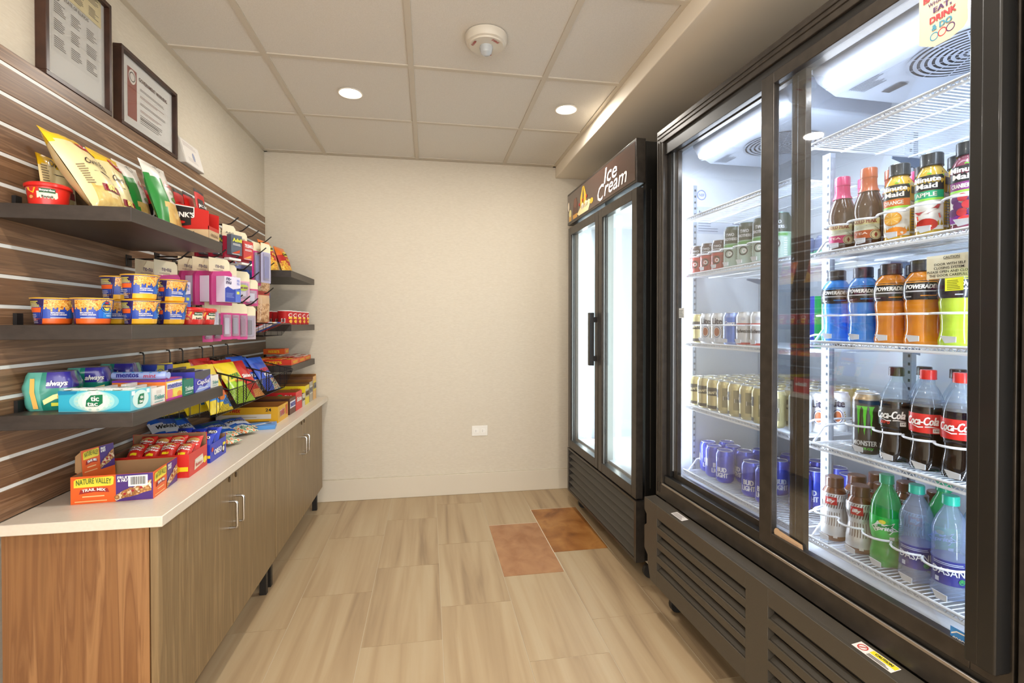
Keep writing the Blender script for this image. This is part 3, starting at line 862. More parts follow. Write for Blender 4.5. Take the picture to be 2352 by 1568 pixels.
# ================================================================ COUNTER
CT0 = .7192
NVO = M('e8621f', .4, coat=.15); NVP = M('4b2a7c', .4, coat=.15); NVY = M('f0dc3e', .4)
def nv_face(b, S, w, h, e=.0005, small=False):
    """the orange and purple trail mix artwork on a w x h face"""
    a = -w / 2
    b.rect(S, a + w * .54, .0004, w / 2 - .0004, h - .0004, NVP, e)
    b.poly(S, [(a + w * .04, h * .60), (a + w * .04, h * .86), (a + w * .07, h * .92), (a + w * .50, h * .96), (a + w * .52, h * .92), (a + w * .51, h * .66), (a + w * .48, h * .62)], NVY, e + .0004)
    b.text('NATURE VALLEY', S, a + w * .28, h * .78, w * .42, h * .20, M('4a6a2a', .5), e=e + .001, bold=.02, arc=.06)
    b.poly(S, [(a + w * .10, h * .36), (a + w * .12, h * .52), (a + w * .28, h * .57), (a + w * .44, h * .53), (a + w * .46, h * .38), (a + w * .28, h * .42)], M('9c2420', .5), e + .0004)
    b.text('TRAIL MIX', S, a + w * .28, h * .475, w * .28, h * .10, WH, e=e + .001, bold=.06, arc=.1)
    b.lines(S, a + w * .14, h * .24, a + w * .42, h * .30, 1, M('f6c88a', .5), e=e + .0006, fill=.7)
    b.lines(S, a + w * .05, h * .07, a + w * .46, h * .12, 1, M('f6b87a', .5), e=e + .0006, fill=.8)
    b.text('FRUIT', S, a + w * .64, h * .88, w * .15, h * .10, WH, e=e + .0008, bold=.06); b.text('& NUT', S, a + w * .64, h * .77, w * .15, h * .10, WH, e=e + .0008, bold=.06)
    rr = random.Random(5)
    top = [(a + w * (.52 + .46 * i / 12), h * (.18 + .58 * (i / 12) ** .8 + rr.uniform(-.03, .03))) for i in range(13)]
    bot = [(a + w * (.98 - .44 * i / 8), h * (.34 - .30 * (i / 8) + rr.uniform(-.02, .02))) for i in range(9)]
    b.poly(S, bot[::-1][:0] + top[::-1] + bot[::-1], GRANOLA, e + .0010)
    for k in range(7): b.ell(S, a + w * (.6 + .05 * k), h * (.22 + .05 * k), .004, .0035, M('a8242c' if k % 2 else 'e8c89a', .5), e + .0016, n=8)

t = thing('granola_box', 'open orange and purple granola bar box at the near end of the counter', 'snack box', (-.868, 1.603, CT0), R(5))
w, d, h = .195, .165, .075
b = B(); tray(b, w, d, h, NVO, NVO, th=.002, inside=M('a9825a', .85)); b.obj('carton', t)
f = faces(w, d, h); b = B()
nv_face(b, f['f'], w, h); nv_face(b, f['r'], d, h)
b.barcode(f['f'], .038, .040, .085, .070, e=.0022)
b.obj('print', t)
# torn lid flap standing at the inner left corner
fl = B(); fl.box(-.0525, .0525, 0, .002, 0, .130, M('a9825a', .85)); fl.prism([(.0, .06), (.022, .07), (.018, .115), (0, .128)], -.0525, -.0510, M('a9825a', .85), 'x')
fo = fl.obj('lid_flap', t, loc=(-.0735, .0145, .0045), rot=(R(-4), 0, R(72)))
b = B(); b.rect(flat((0, -.0003, 0), (1, 0, 0), (0, 0, 1)), -.0525, .0, .0525, .130, NVO, .0002); nv_face(b, flat((0, -.0004, .062), (1, 0, 0), (0, 0, 1)), .105, .068)
b.obj('flap_print', fo)
for i, (x, y, r) in enumerate(((-.025, -.045, 12), (.045, -.052, 4), (.045, -.015, -6), (.0, .0, 15), (.045, .03, 0), (.03, .058, 4))):
    q = thing('granola_bar', 'purple wrapped granola bar, %s in the open granola box' % ORD[i], 'granola bar', (-.868 + x * .99, 1.603 + y + x * .09, CT0 + .004 + .017 * (i % 2)), R(5 + r), 'granola bars in the orange box')
    b = B(); prof = [(-.045, .002), (-.04, .003), (-.038, .0145), (.038, .0145), (.04, .003), (.045, .002)]
    b.prism([(-.045, .004), (-.04, .001), (.04, .001), (.045, .004), (.04, .013), (.03, .0155), (-.03, .0155), (-.04, .013)], -.016, .016, M('4a2a78', .3, coat=.5), 'y'); b.obj('wrapper', q, bevel=.003)
    b = B(); b.rect(flat((0, 0, .0158), (1, 0, 0), (0, 1, 0)), -.02, -.008, .02, .008, M('d8d0e4', .4), .0002); b.obj('print', q)

def pouch(name, lab_, cat, loc, rot, w, h, th, zone, prt, seed, group, nu=10, nv=14, part='wrapper'):
    t = thing(name, lab_, cat, loc, group=group, rot=rot)
    bag(t, w, h, th, zone, prt, seed=seed, nu=nu, nv=nv, name=part)
    return t

# red cookie carton
CR = M('d02a22', .4, coat=.2)
t = thing('cookie_box', 'red open cookie carton full of red packs behind the granola box', 'snack box', (-.872, 1.790, CT0), R(3))
w, d, h = .225, .150, .074
b = B(); tray(b, w, d, h, CR, CR, hb=.115, inside=M('8d6a4c', .85)); b.obj('carton', t)
f = faces(w, d, h); b = B()
b.poly(f['r'], [(-.035, .012), (-.03, .046), (.035, .05), (.045, .02)], M('e8d8c0', .4), .0006); b.text('Nutter', f['r'], -.0, .040, .06, .010, WH, e=.0014, bold=.04); b.text('Butter', f['r'], .0, .027, .055, .011, RED, e=.0016, bold=.04)
b.rect(f['r'], .04, .018, .068, .034, M('f2d41e', .4), .001); b.ell(f['r'], .052, .026, .012, .012, M('f2d41e', .4), .0012)
b.rect(f['f'], .05, .02, .11, .034, M('f2d41e', .4), .001); b.ell(f['f'], .075, .027, .012, .012, M('f2b41e', .4), .0012)
b.obj('print', t)
def z_red(u, v): return CR if v < .93 else M('e0463c', .3, coat=.5)
def p_nut(p, S):
    p.ell(S, 0, .058, .020, .010, M('c89a5a', .4), .0016); p.text('Nutter', S, 0, .051, .04, .009, WH, e=.0026, bold=.04); p.text('Butter', S, 0, .041, .04, .009, WH, e=.0026, bold=.04); p.rect(S, -.010, .020, .01, .028, M('f2d41e', .4), .0016, 2)
for i in range(8):
    x = .085 - .047 * (i % 4); y = -.035 if i < 4 else .03
    pouch('cookie_pack', 'red cookie pack, %s %s of the red carton' % (ORD[i % 4], 'from the aisle in the front row' if i < 4 else 'from the aisle in the back row'), 'cookie pack', (-.872 + x, 1.79 + y - .022, CT0 + .046 + .004 * (i % 2)), (R(-55 if i < 4 else -42), 0, R(4)), .048, .080, .034, z_red, p_nut, 30 + i, 'cookie packs in the red carton')

# blue cookie carton
CBL = M('2138b8', .4, coat=.2)
t = thing('cookie_box', 'blue open cookie carton between the red carton and the fruit snacks', 'snack box', (-.850, 1.960, CT0), R(2))
w, d, h = .175, .150, .064
b = B(); tray(b, w, d, h, CBL, CBL, hb=.075, inside=M('8d6a4c', .85)); b.obj('carton', t)
f = faces(w, d, h); b = B()
b.text('OREO', f['r'], -.01, .030, .07, .020, WH, e=.0012, bold=.08, shear=.1); b.ell(f['r'], .045, .024, .014, .014, M('2a1c18', .5), .0008); b.ell(f['r'], .045, .024, .009, .009, M('e8e4da', .5), .0012)
b.rect(f['r'], .040, .036, .066, .046, M('f2e02a', .4), .001); b.rect(f['f'], .05, .016, .087, .026, M('f2e02a', .4), .001); b.ell(f['r'], -.058, .043, .01, .008, RED, .001)
b.obj('print', t)
def z_blu(u, v): return CBL if v < .9 else M('3a5ae0', .3, coat=.5)
def p_oreo(p, S): p.ell(S, 0, .045, .014, .012, M('2a1c18', .5), .0016); p.text('OREO', S, 0, .046, .034, .012, WH, e=.0026, bold=.06)
for i in range(6):
    x = .058 - .05 * (i % 3); y = -.035 if i < 3 else .03
    pouch('cookie_pack', 'blue cookie pack, %s %s of the blue carton' % (ORD[i % 3], 'from the aisle in the front row' if i < 3 else 'from the aisle in the back row'), 'cookie pack', (-.850 + x, 1.96 + y - .022, CT0 + .040 + .004 * (i % 2)), (R(-50 if i < 3 else -40), 0, R(4)), .050, .076, .032, z_blu, p_oreo, 50 + i, 'cookie packs in the blue carton')

# fruit snack bags lying and leaning on the counter
WB = M('2160c8', .28, coat=.5); WW = M('e4e6ee', .3, coat=.5)
def z_wel(u, v):
    if .36 < v + .12 * (u - .5) < .62: return WW
    if v < .22: return FRUIT
    return WB
def p_wel(p, S):
    p.text("Welch's", S, 0, .082, .082, .018, BK, e=.0022, shear=.25, bold=.03)
    p.lines(S, -.04, .125, .04, .14, 2, M('4fb05a', .4), e=.002, nu=4)
wel = [((-.955, 2.060, CT0 + .030), (R(-44), R(4), R(62)), 'blue fruit snack bag leaning on the slatwall right behind the blue cookie carton', .12, .155),
       ((-.950, 2.195, CT0 + .008), (R(-52), R(-4), R(62)), 'blue fruit snack bag leaning, second along the wall', .12, .155),
       ((-.832, 2.262, CT0 + .010), (R(-74), R(-2), R(56)), 'large blue fruit snack bag lying tilted in the middle of the counter', .125, .17),
       ((-.815, 2.385, CT0 + .012), (R(-76), 0, R(48)), 'blue fruit snack bag with white band lying nearest the gold candy box', .12, .15)]
for i, (loc, rot, lab_, w, h) in enumerate(wel):
    pouch('fruit_snack_bag', lab_, 'fruit snack bag', loc, rot, w, h, .030, z_wel, p_wel, 60 + i, 'blue fruit snack bags', 16, 20, 'bag')
def z_mot(u, v):
    if v > .72: return M('2f78d0', .3, coat=.5)
    if .3 < u < .7 and v > .35: return WW
    return FRUIT
def p_mot(p, S): p.ell(S, 0, .05, .016, .016, M('3f8a4a', .4), .0016); p.ell(S, 0, .05, .012, .012, M('e8efe4', .4), .0024); p.text("MOTT'S", S, 0, .05, .02, .006, M('2f6a3a', .4), e=.003)
for i, (x, y, rz, lab_) in enumerate(((-.735, 2.145, 70, 'small white and fruit printed pouch beside the blue cookie carton'), (-.742, 2.335, 55, 'small white and fruit printed pouch at the counter edge'))):
    pouch('fruit_pouch', lab_, 'snack pouch', (x - .03, y, CT0 + .014), (R(-80), 0, R(rz)), .075, .11, .026, z_mot, p_mot, 70 + i, 'small fruit pouches', part='bag')
def p_flat(b, f):
    b.poly(f['t'], [(-.05, -.03), (-.02, -.035), (.05, .02), (.03, .035)], M('dfe6f2', .4), .0008); b.ell(f['t'], .03, .015, .014, .010, M('5a3424', .4), .001)
simple_box('flat light blue box lying in front of the gold candy box', 'snack_box', 'snack box', (-.780, 2.490, CT0), R(12), .125, .10, .018, M('4f92d8', .4), p_flat)

# candy cartons
GOLD = M('d9a41c', .4, coat=.15)
t = thing('candy_box', 'long gold open candy bar box on the counter with 24 on its side', 'candy box', (-.880, 2.690, CT0), 0)
w, d, h = .285, .175, .080
b = B(); tray(b, w, d, h, GOLD, GOLD, inside=M('a0662a', .85)); b.obj('carton', t)
f = faces(w, d, h); b = B()
b.rect(f['f'], -.142, .022, .110, .045, M('d8d0c4', .5), .0006); b.lines(f['f'], -.06, .03, .05, .036, 1, M('a89a80', .5), e=.001); b.text('TWIX', f['f'], -.055, .064, .05, .017, RED, e=.0014, bold=.06, shear=.2, rot=-.05)
b.text('24', f['f'], .098, .066, .026, .015, BK, e=.0012, bold=.03); b.lines(f['f'], -.03, .006, .11, .012, 1, BK, e=.001, fill=.6)
b.text('TWIX', f['r'], -.02, .042, .085, .034, WH, e=.0012, bold=.11, shear=.15, rot=.05); b.text('TWIX', f['r'], -.02, .042, .082, .030, RED, e=.0020, bold=.04, shear=.15, rot=.05); b.rect(f['r'], .045, .02, .075, .07, M('c8501c', .4), .001)
b.obj('print', t)
def bar(name, lab_, loc, rz, L_, W_, H_, col, col2, group):
    q = thing(name, lab_, 'candy bar', loc, rz, group)
    b = B(); b.prism([(-L_ / 2, H_ * .4), (-L_ * .42, H_ * .1), (L_ * .42, H_ * .1), (L_ / 2, H_ * .4), (L_ * .42, H_ * .9), (L_ * .35, H_), (-L_ * .35, H_), (-L_ * .42, H_ * .9)], -W_ / 2, W_ / 2, M(col, .3, coat=.5), 'y'); b.obj('wrapper', q, bevel=.003)
    b = B(); b.rect(flat((0, 0, H_ + .0006), (1, 0, 0), (0, 1, 0)), -L_ * .3, -W_ * .28, L_ * .3, W_ * .28, M(col2, .4), .0002); b.obj('print', q)
for i, (x, y, z, r) in enumerate(((.085, -.03, .03, 80), (.045, -.025, .034, 95), (.10, .035, .026, 84), (-.02, -.03, .006, 88), (.03, .035, .008, 92), (-.075, .0, .006, 90))):
    bar('candy_bar', 'red and gold wrapped bar, %s inside the gold candy box' % ORD[i], (-.88 + x, 2.69 + y, CT0 + z), R(r), .11, .032, .02, 'c42a1c', 'e8c05a', 'bars in the gold candy box')
def candy_tray(lab_, y0, y1, w, h, cf, cs, txt, tc, tb, group, hb=None, bars=4, bc='5a3020', bc2='d8d4e8', extra=None):
    d = y1 - y0 - .003
    xr = -.738
    t = thing('candy_box', lab_, 'candy box', (xr - w / 2, (y0 + y1) / 2, CT0), 0, 'candy boxes at the far end of the counter')
    b = B(); tray(b, w, d, h, M(cf, .4), M(cs, .4), hb=hb, inside=M('94602c', .85)); b.obj('carton', t)
    f = faces(w, d, h); b = B()
    b.rect(f['r'], -d * .45, h * .38, d * .45, h * .80, M(tb, .4), .0006); b.text(txt, f['r'], 0, h * .59, d * .78, h * .26, M(tc, .4), e=.0014, bold=.05, shear=.1)
    if extra: extra(b, f, w, d, h)
    b.obj('print', t)
    for i in range(bars):
        bar('candy_bar', '%s wrapped candy bar, %s from the aisle in its box' % (group, ORD[i]), (xr - .025 - (w - .05) * (i + .5) / bars, (y0 + y1) / 2, CT0 + .004 + h * .55 + .006 * (i % 2)), R(90), d * .86, min(.04, w / bars * .85), .016, bc, bc2, group + ' candy bars')
candy_tray('brown candy bar box with a white name panel next to the gold box', 2.812, 2.935, .25, .088, '4a2418', '5a3226', 'SNICKERS', '3a46a0', 'ece8f0', 'silver and brown', bc='5a3020', bc2='cfc8dc')
def ex_sk(b, f, w, d, h):
    b.rect(f['r'], -d / 2, 0, d / 2, h * .3, M('d82a2a', .4), .0005); b.ell(f['f'], w * .15, h * .8, .016, .010, M('1f8a3a', .4), .001); b.text('Skittles', f['f'], w * .36, h * .8, .05, .014, WH, e=.0012, bold=.05)
candy_tray('bright red candy box with rounded cut front', 2.938, 3.075, .24, .105, 'cc1f22', 'd8403a', 'Skittles', 'f4f2ee', 'd8403a', 'red', bars=5, bc='cc1f22', bc2='f4d0d0', extra=ex_sk)
candy_tray('small brown and white candy box in front of the yellow one', 3.078, 3.150, .12, .075, '3e201a', 'cfc8bc', 'kisses', '4a2a20', 'd8d2c4', 'brown', bars=2, bc='3e201a', bc2='cfc8bc')
def ex_mm(b, f, w, d, h):
    b.rect(f['f'], -.02, h * .2, w / 2 - .003, h, M('f2d81c', .4), .0006); b.text('SHARING', f['f'], w * .25, h * .82, .055, .012, RED, e=.0012, bold=.04); b.text('SIZE', f['f'], w * .27, h * .66, .03, .012, RED, e=.0012, bold=.04)
candy_tray('yellow candy box marked sharing size', 3.153, 3.255, .22, .115, 'f2d81c', 'e8d23a', "M&M's", '6a4a20', 'c8c0a0', 'yellow', bars=3, bc='e8c81c', bc2='6a3a1c', extra=ex_mm)
candy_tray('tall brown and grey open candy box by the wall', 3.258, 3.352, .27, .125, '6a4424', 'b0a898', 'PEANUT', '6a6a70', 'd8d4c8', 'grey', hb=.135, bars=3, bc='f2c81c', bc2='c8281c')
candy_tray('tallest pink and yellow candy box in the corner against the back wall', 3.355, 3.450, .28, .150, '7a4c28', 'e2b06a', 'GUMMI', '7a7a80', 'e8d04a', 'orange', hb=.16, bars=3, bc='e8a83a', bc2='e86a3a')

# ================================================================ FAR SHELVES
Z1f, Z3f = Z1 - .002, Z3 - .002
ORG = M('e8741c', .3, coat=.4)
def z_chee(u, v):
    if v > .70: return ORG
    if v < .42 + .1 * math.sin(u * 8): return PUFFS
    return RED
def p_chee(p, S):
    p.ell(S, .0, .145, .034, .018, M('f0d840', .4), .0016, rot=.2); p.text('Cheetos', S, 0, .145, .07, .018, BK, e=.0026, bold=.04, shear=.2, rot=.15); p.text('Puffs', S, .005, .105, .045, .018, M('f2c83a', .4), e=.0024, bold=.05, shear=.2)
for loc, lab_, sd in (((-.880, 3.060, Z1f), 'orange puffed snack bag partly behind the hanging packs', 81), ((-.868, 3.310, Z1f), 'orange puffed snack bag leaning alone next to the back wall', 83)):
    t = thing('snack_bag', lab_, 'snack bag', loc, group='orange puffed snack bags', rot=(R(-20), 0, R(80)))
    bag(t, .135, .20, .055, z_chee, p_chee, seed=sd)
def can_cup(lab_, loc, rz, src=None):
    if src: return dup(src, lab_, loc, rz)
    t = thing('snack_cup', lab_, 'snack cup', loc, rz, 'red snack cups')
    RC = M('c41f22', .4, coat=.25)
    b = B(); b.lathe([(.036, 0), (.037, .002), (.0375, .072), (.0385, .074), (.0385, .078), (.036, .0785)], RC, 32, zone=lambda z: WH if z > .073 else RC); b.obj('cup_body', t)
    S = cylS(.0373); b = B()
    b.barcode(S, -.040, .010, -.020, .034, e=.0009); b.ell(S, .012, .052, .016, .011, WH, .0008); b.ell(S, .012, .052, .012, .008, RC, .0014); b.rect(S, -.002, .032, .030, .042, M('f2c02a', .4), .0008, 6); b.ell(S, .015, .018, .014, .009, PUFFS, .0008)
    b.obj('label_print', t)
    return t
pc = can_cup('red snack cup first in the front row on the corner shelf', (-.790, 2.925, Z2), R(48))
for i, y in enumerate((3.022, 3.120, 3.218, 3.316)): can_cup('red snack cup %s in the front row on the corner shelf' % ORD[i + 1], (-.790, y, Z2), R(50 + 3 * i), pc)
for i, y in enumerate((2.925, 3.03, 3.14)): can_cup('red snack cup %s in the back row near the slatwall' % ORD[i], (-.925, y, Z2), R(95 + 10 * i), pc)
OB = 'de5a16'
for i, (x, y, z, w, d, h, lab_) in enumerate(((-.850, 2.975, 0, .20, .155, .030, 'orange flat candy tray nearest the wire baskets on the corner shelf'), (-.860, 3.150, 0, .21, .16, .028, 'red and orange flat candy tray in the middle of the corner shelf'),
                                              (-.865, 3.335, 0, .20, .17, .028, 'orange flat candy tray touching the back wall on the corner shelf'), (-.915, 3.20, .047, .12, .09, .032, 'orange printed candy box raised at the back of the corner shelf'))):
    t = thing('candy_tray', lab_, 'candy box', (x, y, Z3f + z), 0, 'orange candy trays on the corner shelf')
    b = B()
    if i < 3: tray(b, w, d, h, M('c8321a', .4), M(OB, .4), inside=M('a0501c', .8))
    else: b.box(-w / 2, w / 2, -d / 2, d / 2, 0, h, M(OB, .4))
    b.obj('carton', t)
    b = B(); f = faces(w, d, h)
    b.text("REESE'S", f['r'], 0, h * .5, d * .6, h * .5, M('f2c81c', .4), e=.001, bold=.06); b.text("REESE'S", f['f'], 0, h * .5, w * .5, h * .5, M('f2c81c', .4), e=.001, bold=.06)
    b.obj('print', t)
    if i < 3:
        for k in range(4):
            bar('candy_bar', '%s bar, %s from the aisle in %s tray' % (('orange', 'red', 'white and red')[i], ORD[k], ('the first', 'the middle', 'the last')[i]), (x + .072 - .048 * k, y, Z3f + .012 + .005 * (k % 2)), R(90), d * .85, .040, .018, ('e0641c', 'b8241c', 'd8c8b8')[i], ('f2c83a', 'e8e0e0', 'c8281c')[i], 'bars in the corner shelf trays')

# ================================================================ PEG HOOKS AND HANGING PACKS
BLK = M('0f0e0e', .35)
def hook(y, z, x1, lab_):
    t = thing('display_hook', lab_, 'display hook', (SX, y, z), 0, 'black slatwall hooks')
    L_ = x1 - SX
    b = B(); b.box(-.004, .003, -.016, .016, -.038, .002, BLK); b.obj('backplate', t, bevel=.001)
    b = B(); b.tube([(.001, 0, -.012), (L_ - .045, 0, -.010), (L_ - .030, 0, -.005), (L_, 0, .022)], .0028, BLK, 8); b.obj('prong', t)
    return t
K = lambda k: 1.862 - .076 * k
for y, z, x1, lab_ in ((2.250, K(3) + .005, -.790, 'black hook through the grey pain reliever cards, top row'), (2.395, K(3) + .002, -.795, 'black hook through the red pain reliever cards, top row'),
                       (2.520, K(3), -.795, 'empty black hook next to the red pain reliever cards'), (2.690, K(3) + .000, -.790, 'black hook carrying the toothbrush pack'),
                       (2.640, K(4) + .012, -.800, 'black hook just below and behind the toothbrush pack'), (2.770, K(5) + .03, -.800, 'black hook with the blue topped nut bag beside the corner shelf'),
                       (2.130, K(5) + .004, -.795, 'black hook through the pink and blue lotion packs'), (1.945, K(5) - .030, -.845, 'black hook under the top shelf with the back pair of lotion packs'), (2.262, K(5) - .006, -.795, 'black hook above the small cream card'),
                       (2.395, K(5) - .02, -.790, 'black hook holding the pink and white wipes card'), (2.520, K(6) + .03, -.795, 'black hook holding the white boxed card'),
                       (2.720, K(6) - .03, -.790, 'black hook with the tan nut bags'), (2.215, K(7) - .015, -.795, 'lowest row black hook nearest the macaroni shelf'),
                       (2.305, K(7) - .015, -.795, 'lowest row black hook, second along'), (2.395, K(7) - .015, -.795, 'lowest row black hook, third along'), (2.470, K(7) - .022, -.785, 'lowest row black hook above the grey comb card')):
    hook(y, z, x1, lab_)

PINK = M('d8418f', .25, coat=.4, trans=.15); PLAST = M('eceaf2', .12, coat=.6, trans=.75)
def hang(name, lab_, cat, y, z, x, rz, w, h, group, build, hole=.022):
    """a card pack hanging below a prong at height z"""
    t = thing(name, lab_, cat, (x, y, z - .010 + hole - .014), group=group, rot=(0, 0, R(rz)))
    build(t, w, h)
    return t
def header(t, w, h, mat=CREAM, hh=.05):
    b = B(); b.prism([(-w / 2, -hh), (w / 2, -hh * 1.0), (w / 2, -.012), (w / 2 - .012, 0), (-w / 2, 0)], -.0006, .0006, mat, 'y'); b.obj('header_card', t)
def renu(t, w, h):
    header(t, w, h, hh=.055)
    b = B(); b.prism([(-w / 2, -h), (w / 2, -h), (w / 2, -.055), (w / 2 - .012, -.045), (-w / 2 + .01, -.055), (-w / 2, -.07)], -.012, -.001, PINK, 'y'); b.obj('backing', t, bevel=.001)
    b = B(); b.box(-w * .30, w * .5, -.050, -.0125, -h + .012, -.072, M('e6dff0', .35)); b.obj('box', t, bevel=.0008)
    b = B(); S = flat((0, -.0503, 0), (1, 0, 0), (0, 0, 1))
    b.poly(S, [(-w * .29, -h + .013), (w * .49, -h + .013), (w * .49, -.115), (w * .1, -.122), (-w * .15, -.112), (-w * .29, -.12)], M('2d3fa8', .4), .0006)
    b.rect(S, w * .22, -h + .013, w * .49, -.12, M('5a72cc', .4), .001)
    b.text('re-', S, -w * .12, -.083, w * .22, .012, M('35285a', .4), bold=.03); b.text('nu', S, -w * .12, -.097, w * .24, .011, M('35285a', .4), bold=.03); b.text('re', S, w * .36, -.087, w * .12, .010, M('5a6acc', .4)); b.text('nu', S, w * .36, -.099, w * .12, .009, M('5a6acc', .4))
    b.lines(S, -w * .24, -h + .03, w * .18, -.135, 7, M('9aa6e0', .4), fill=.3); b.rect(S, w * .28, -h + .045, w * .42, -h + .056, M('e0e65a', .4), .0014)
    S2 = flat((0, -.0008, 0), (1, 0, 0), (0, 0, 1)); b.text('re-nu', S2, 0, -.032, w * .4, .012, M('5a4a6a', .4)); b.lines(S2, -w * .3, -.048, w * .2, -.042, 2, M('9a8a7a', .4), fill=.4)
    b.obj('print', t)
zr = K(5) - .010
for i, (x, rz, dy) in enumerate(((-.985, 80, -.185), (-.925, 78, -.185), (-.930, 80, -.012), (-.875, 76, -.016), (-.818, 72, -.006))):
    hang('lotion_pack', 'pink and blue hanging lotion pack, %s' % ('deeper of the pair above the macaroni cups', 'front of the pair above the macaroni cups', 'deepest of the three beside the cups', 'middle of the three beside the cups', 'front of the three beside the cups')[i], 'hanging pack', 2.130 + dy, zr - (.034 if i < 2 else 0), x, rz, .112, .185, 'pink and blue lotion packs', renu)
def pain(col, txt, tcol, t2):
    def f(t, w, h):
        header(t, w, h, hh=.05)
        b = B(); b.prism([(-w / 2, -h), (w / 2, -h), (w / 2, -.05), (-w / 2, -.05)], -.010, -.0008, M('a81c3a', .4), 'y'); b.obj('backing', t)
        b = B(); b.box(-w * .34, w * .5, -.032, -.0105, -h + .012, -.042, M(col, .4)); b.obj('box', t, bevel=.0008)
        b = B(); S = flat((0, -.0325, 0), (1, 0, 0), (0, 0, 1))
        b.text(txt, S, w * .08, -.064, w * .70, .016, M(tcol, .4), bold=.05); b.lines(S, -w * .24, -.086, w * .4, -.076, 2, WH, fill=.4); b.poly(S, [(-w * .3, -h + .018), (w * .2, -h + .032), (w * .3, -h + .036), (w * .3, -h + .022), (w * .0, -h + .018)], M(t2, .4)); b.rect(S, -w * .3, -h + .014, w * .3, -h + .016, WH, .001)
        S = flat((0, -.0008, 0), (1, 0, 0), (0, 0, 1)); b.text(txt, S, 0, -.032, w * .6, .009, M('6a6a6a', .4))
        b.obj('print', t)
        b = B(); b.box(-w * .4, w * .5, -.026, -.0008, -h - .010, -h - .001, WH); b.obj('base_tab', t)
    return f
for i, x in enumerate((-.94, -.885, -.828)):
    hang('medicine_card', 'grey pain reliever card, %s' % ('closest to the slatwall', 'middle of three', 'front of its hook')[i], 'hanging pack', 2.250, K(3) - .005, x, 70 + 4 * (2 - i), .074, .138, 'grey pain reliever cards', pain('5c6472', 'Advil', 'e8e84a', 'c8441c'))
    hang('medicine_card', 'red pain reliever card, %s' % ('closest to the slatwall', 'middle of three', 'front of its hook')[i], 'hanging pack', 2.395, K(3) - .008, x - .003, 70 + 4 * (2 - i), .074, .138, 'red pain reliever cards', pain('c84440', 'TYLENOL', 'f4f2ee', 'e8a04a'))
def blist(colA, colB, txt=None, hh=.045, depth=.013):
    def f(t, w, h):
        header(t, w, h, hh=hh)
        b = B(); b.box(-w / 2, w / 2, -.0012, -.0004, -h, -hh + .001, M(colA, .4)); b.obj('backing', t)
        b = B(); b.box(-w * .34, w * .34, -depth, -.0014, -h + .012, -hh - .006, PLAST); b.obj('blister', t, bevel=.004)
        b = B(); b.box(-w * .22, w * .22, -depth + .004, -.003, -h + .022, -hh - .02, M(colB, .4)); b.obj('contents', t, bevel=.003)
        if txt:
            b = B(); S = flat((0, -depth, 0), (1, 0, 0), (0, 0, 1)); b.ell(S, 0, -h * .55, w * .3, .014, M('b8c84a', .4), .001); b.text(txt, S, 0, -h * .55, w * .5, .010, M('7a2a6a', .4), e=.0016, bold=.04); b.obj('print', t)
    return f
Bz = [('small cream and pink card below the grey pain reliever cards', 2.262, K(5) - .018, -.830, 55, .06, .125, 'f0d8d8', 'e8a0b8', None),
      ('white and pink wipes card with a green oval', 2.395, K(5) - .032, -.832, 58, .085, .135, 'e2a8c0', 'f4eef2', 'wet ones'),
      ('white boxed card at the end of the middle row', 2.520, K(6) + .018, -.835, 60, .085, .125, 'c83a78', 'e8e6ec', None),
      ('pink toothbrush pack with dark bristle end', 2.650, K(3) - .012, -.850, 74, .07, .215, 'd02a80', '4a56a8', None),
      ('clear purple tinted comb pack beside the toothbrush', 2.690, K(3) - .012, -.818, 76, .085, .20, 'b8b4d0', '5a64b0', None),
      ('thin pink and white card, first of the lowest row', 2.215, K(7) - .027, -.828, 50, .045, .155, 'd84a90', 'dcdce4', None),
      ('thin pink card with clear blade pack, second of the lowest row', 2.305, K(7) - .027, -.828, 50, .045, .155, 'd84a90', 'a8aab4', None),
      ('thin pink card, third of the lowest row', 2.395, K(7) - .027, -.828, 50, .045, .160, 'd84a90', 'a86a8a', None),
      ('grey comb pack hanging last in the lowest row', 2.470, K(7) - .034, -.830, 50, .075, .155, 'b8a8b0', '5a5058', None),
      ('white toothpaste card beside the red pasta tubs', 2.130, K(7) - .02, -.850, 60, .06, .13, 'd8dadc', 'eceef0', None),
      ('second thin pink card behind the first in the lowest row', 2.215, K(7) - .027, -.900, 60, .045, .165, 'd84a90', 'dcdce4', None),
      ('second thin pink card behind the blade pack', 2.305, K(7) - .027, -.900, 60, .045, .165, 'd84a90', 'a8aab4', None)]
for lab_, y, z, x, rz, w, h, ca, cb, tx in Bz:
    hang('blister_pack', lab_, 'hanging pack', y, z, x, rz, w, h, 'small hanging packs', blist(ca, cb, tx))
def z_nut(u, v): return M('9c2a20', .4, coat=.3) if v > .9 or v < .05 else (NUTS if v < .62 else M('caa680', .35, coat=.4))
for i, (x, rz) in enumerate(((-.96, 84), (-.90, 80), (-.84, 72))):
    t = thing('nut_bag', 'tan nut bag hanging, %s' % ('closest to the slatwall', 'middle of three', 'front of its hook')[i], 'nut bag', (x, 2.720, K(6) - .03 - .168), group='tan nut bags', rot=(0, 0, R(rz)))
    bag(t, .105, .172, .028, z_nut, None, seed=90 + i, nu=10, nv=16)
def z_bn(u, v): return M('3f62b8', .35, coat=.4) if v > .62 else (NUTS if v > .18 else M('2d3a9a', .35, coat=.4))
for i, x in enumerate((-.93, -.86)):
    t = thing('nut_bag', 'blue topped nut bag hanging, %s' % ('at the back of its hook', 'at the front of its hook')[i], 'nut bag', (x, 2.775, K(5) + .02 - .152), group='blue topped nut bags', rot=(0, 0, R(68)))
    bag(t, .115, .16, .026, z_bn, None, seed=95 + i, nu=10, nv=16)
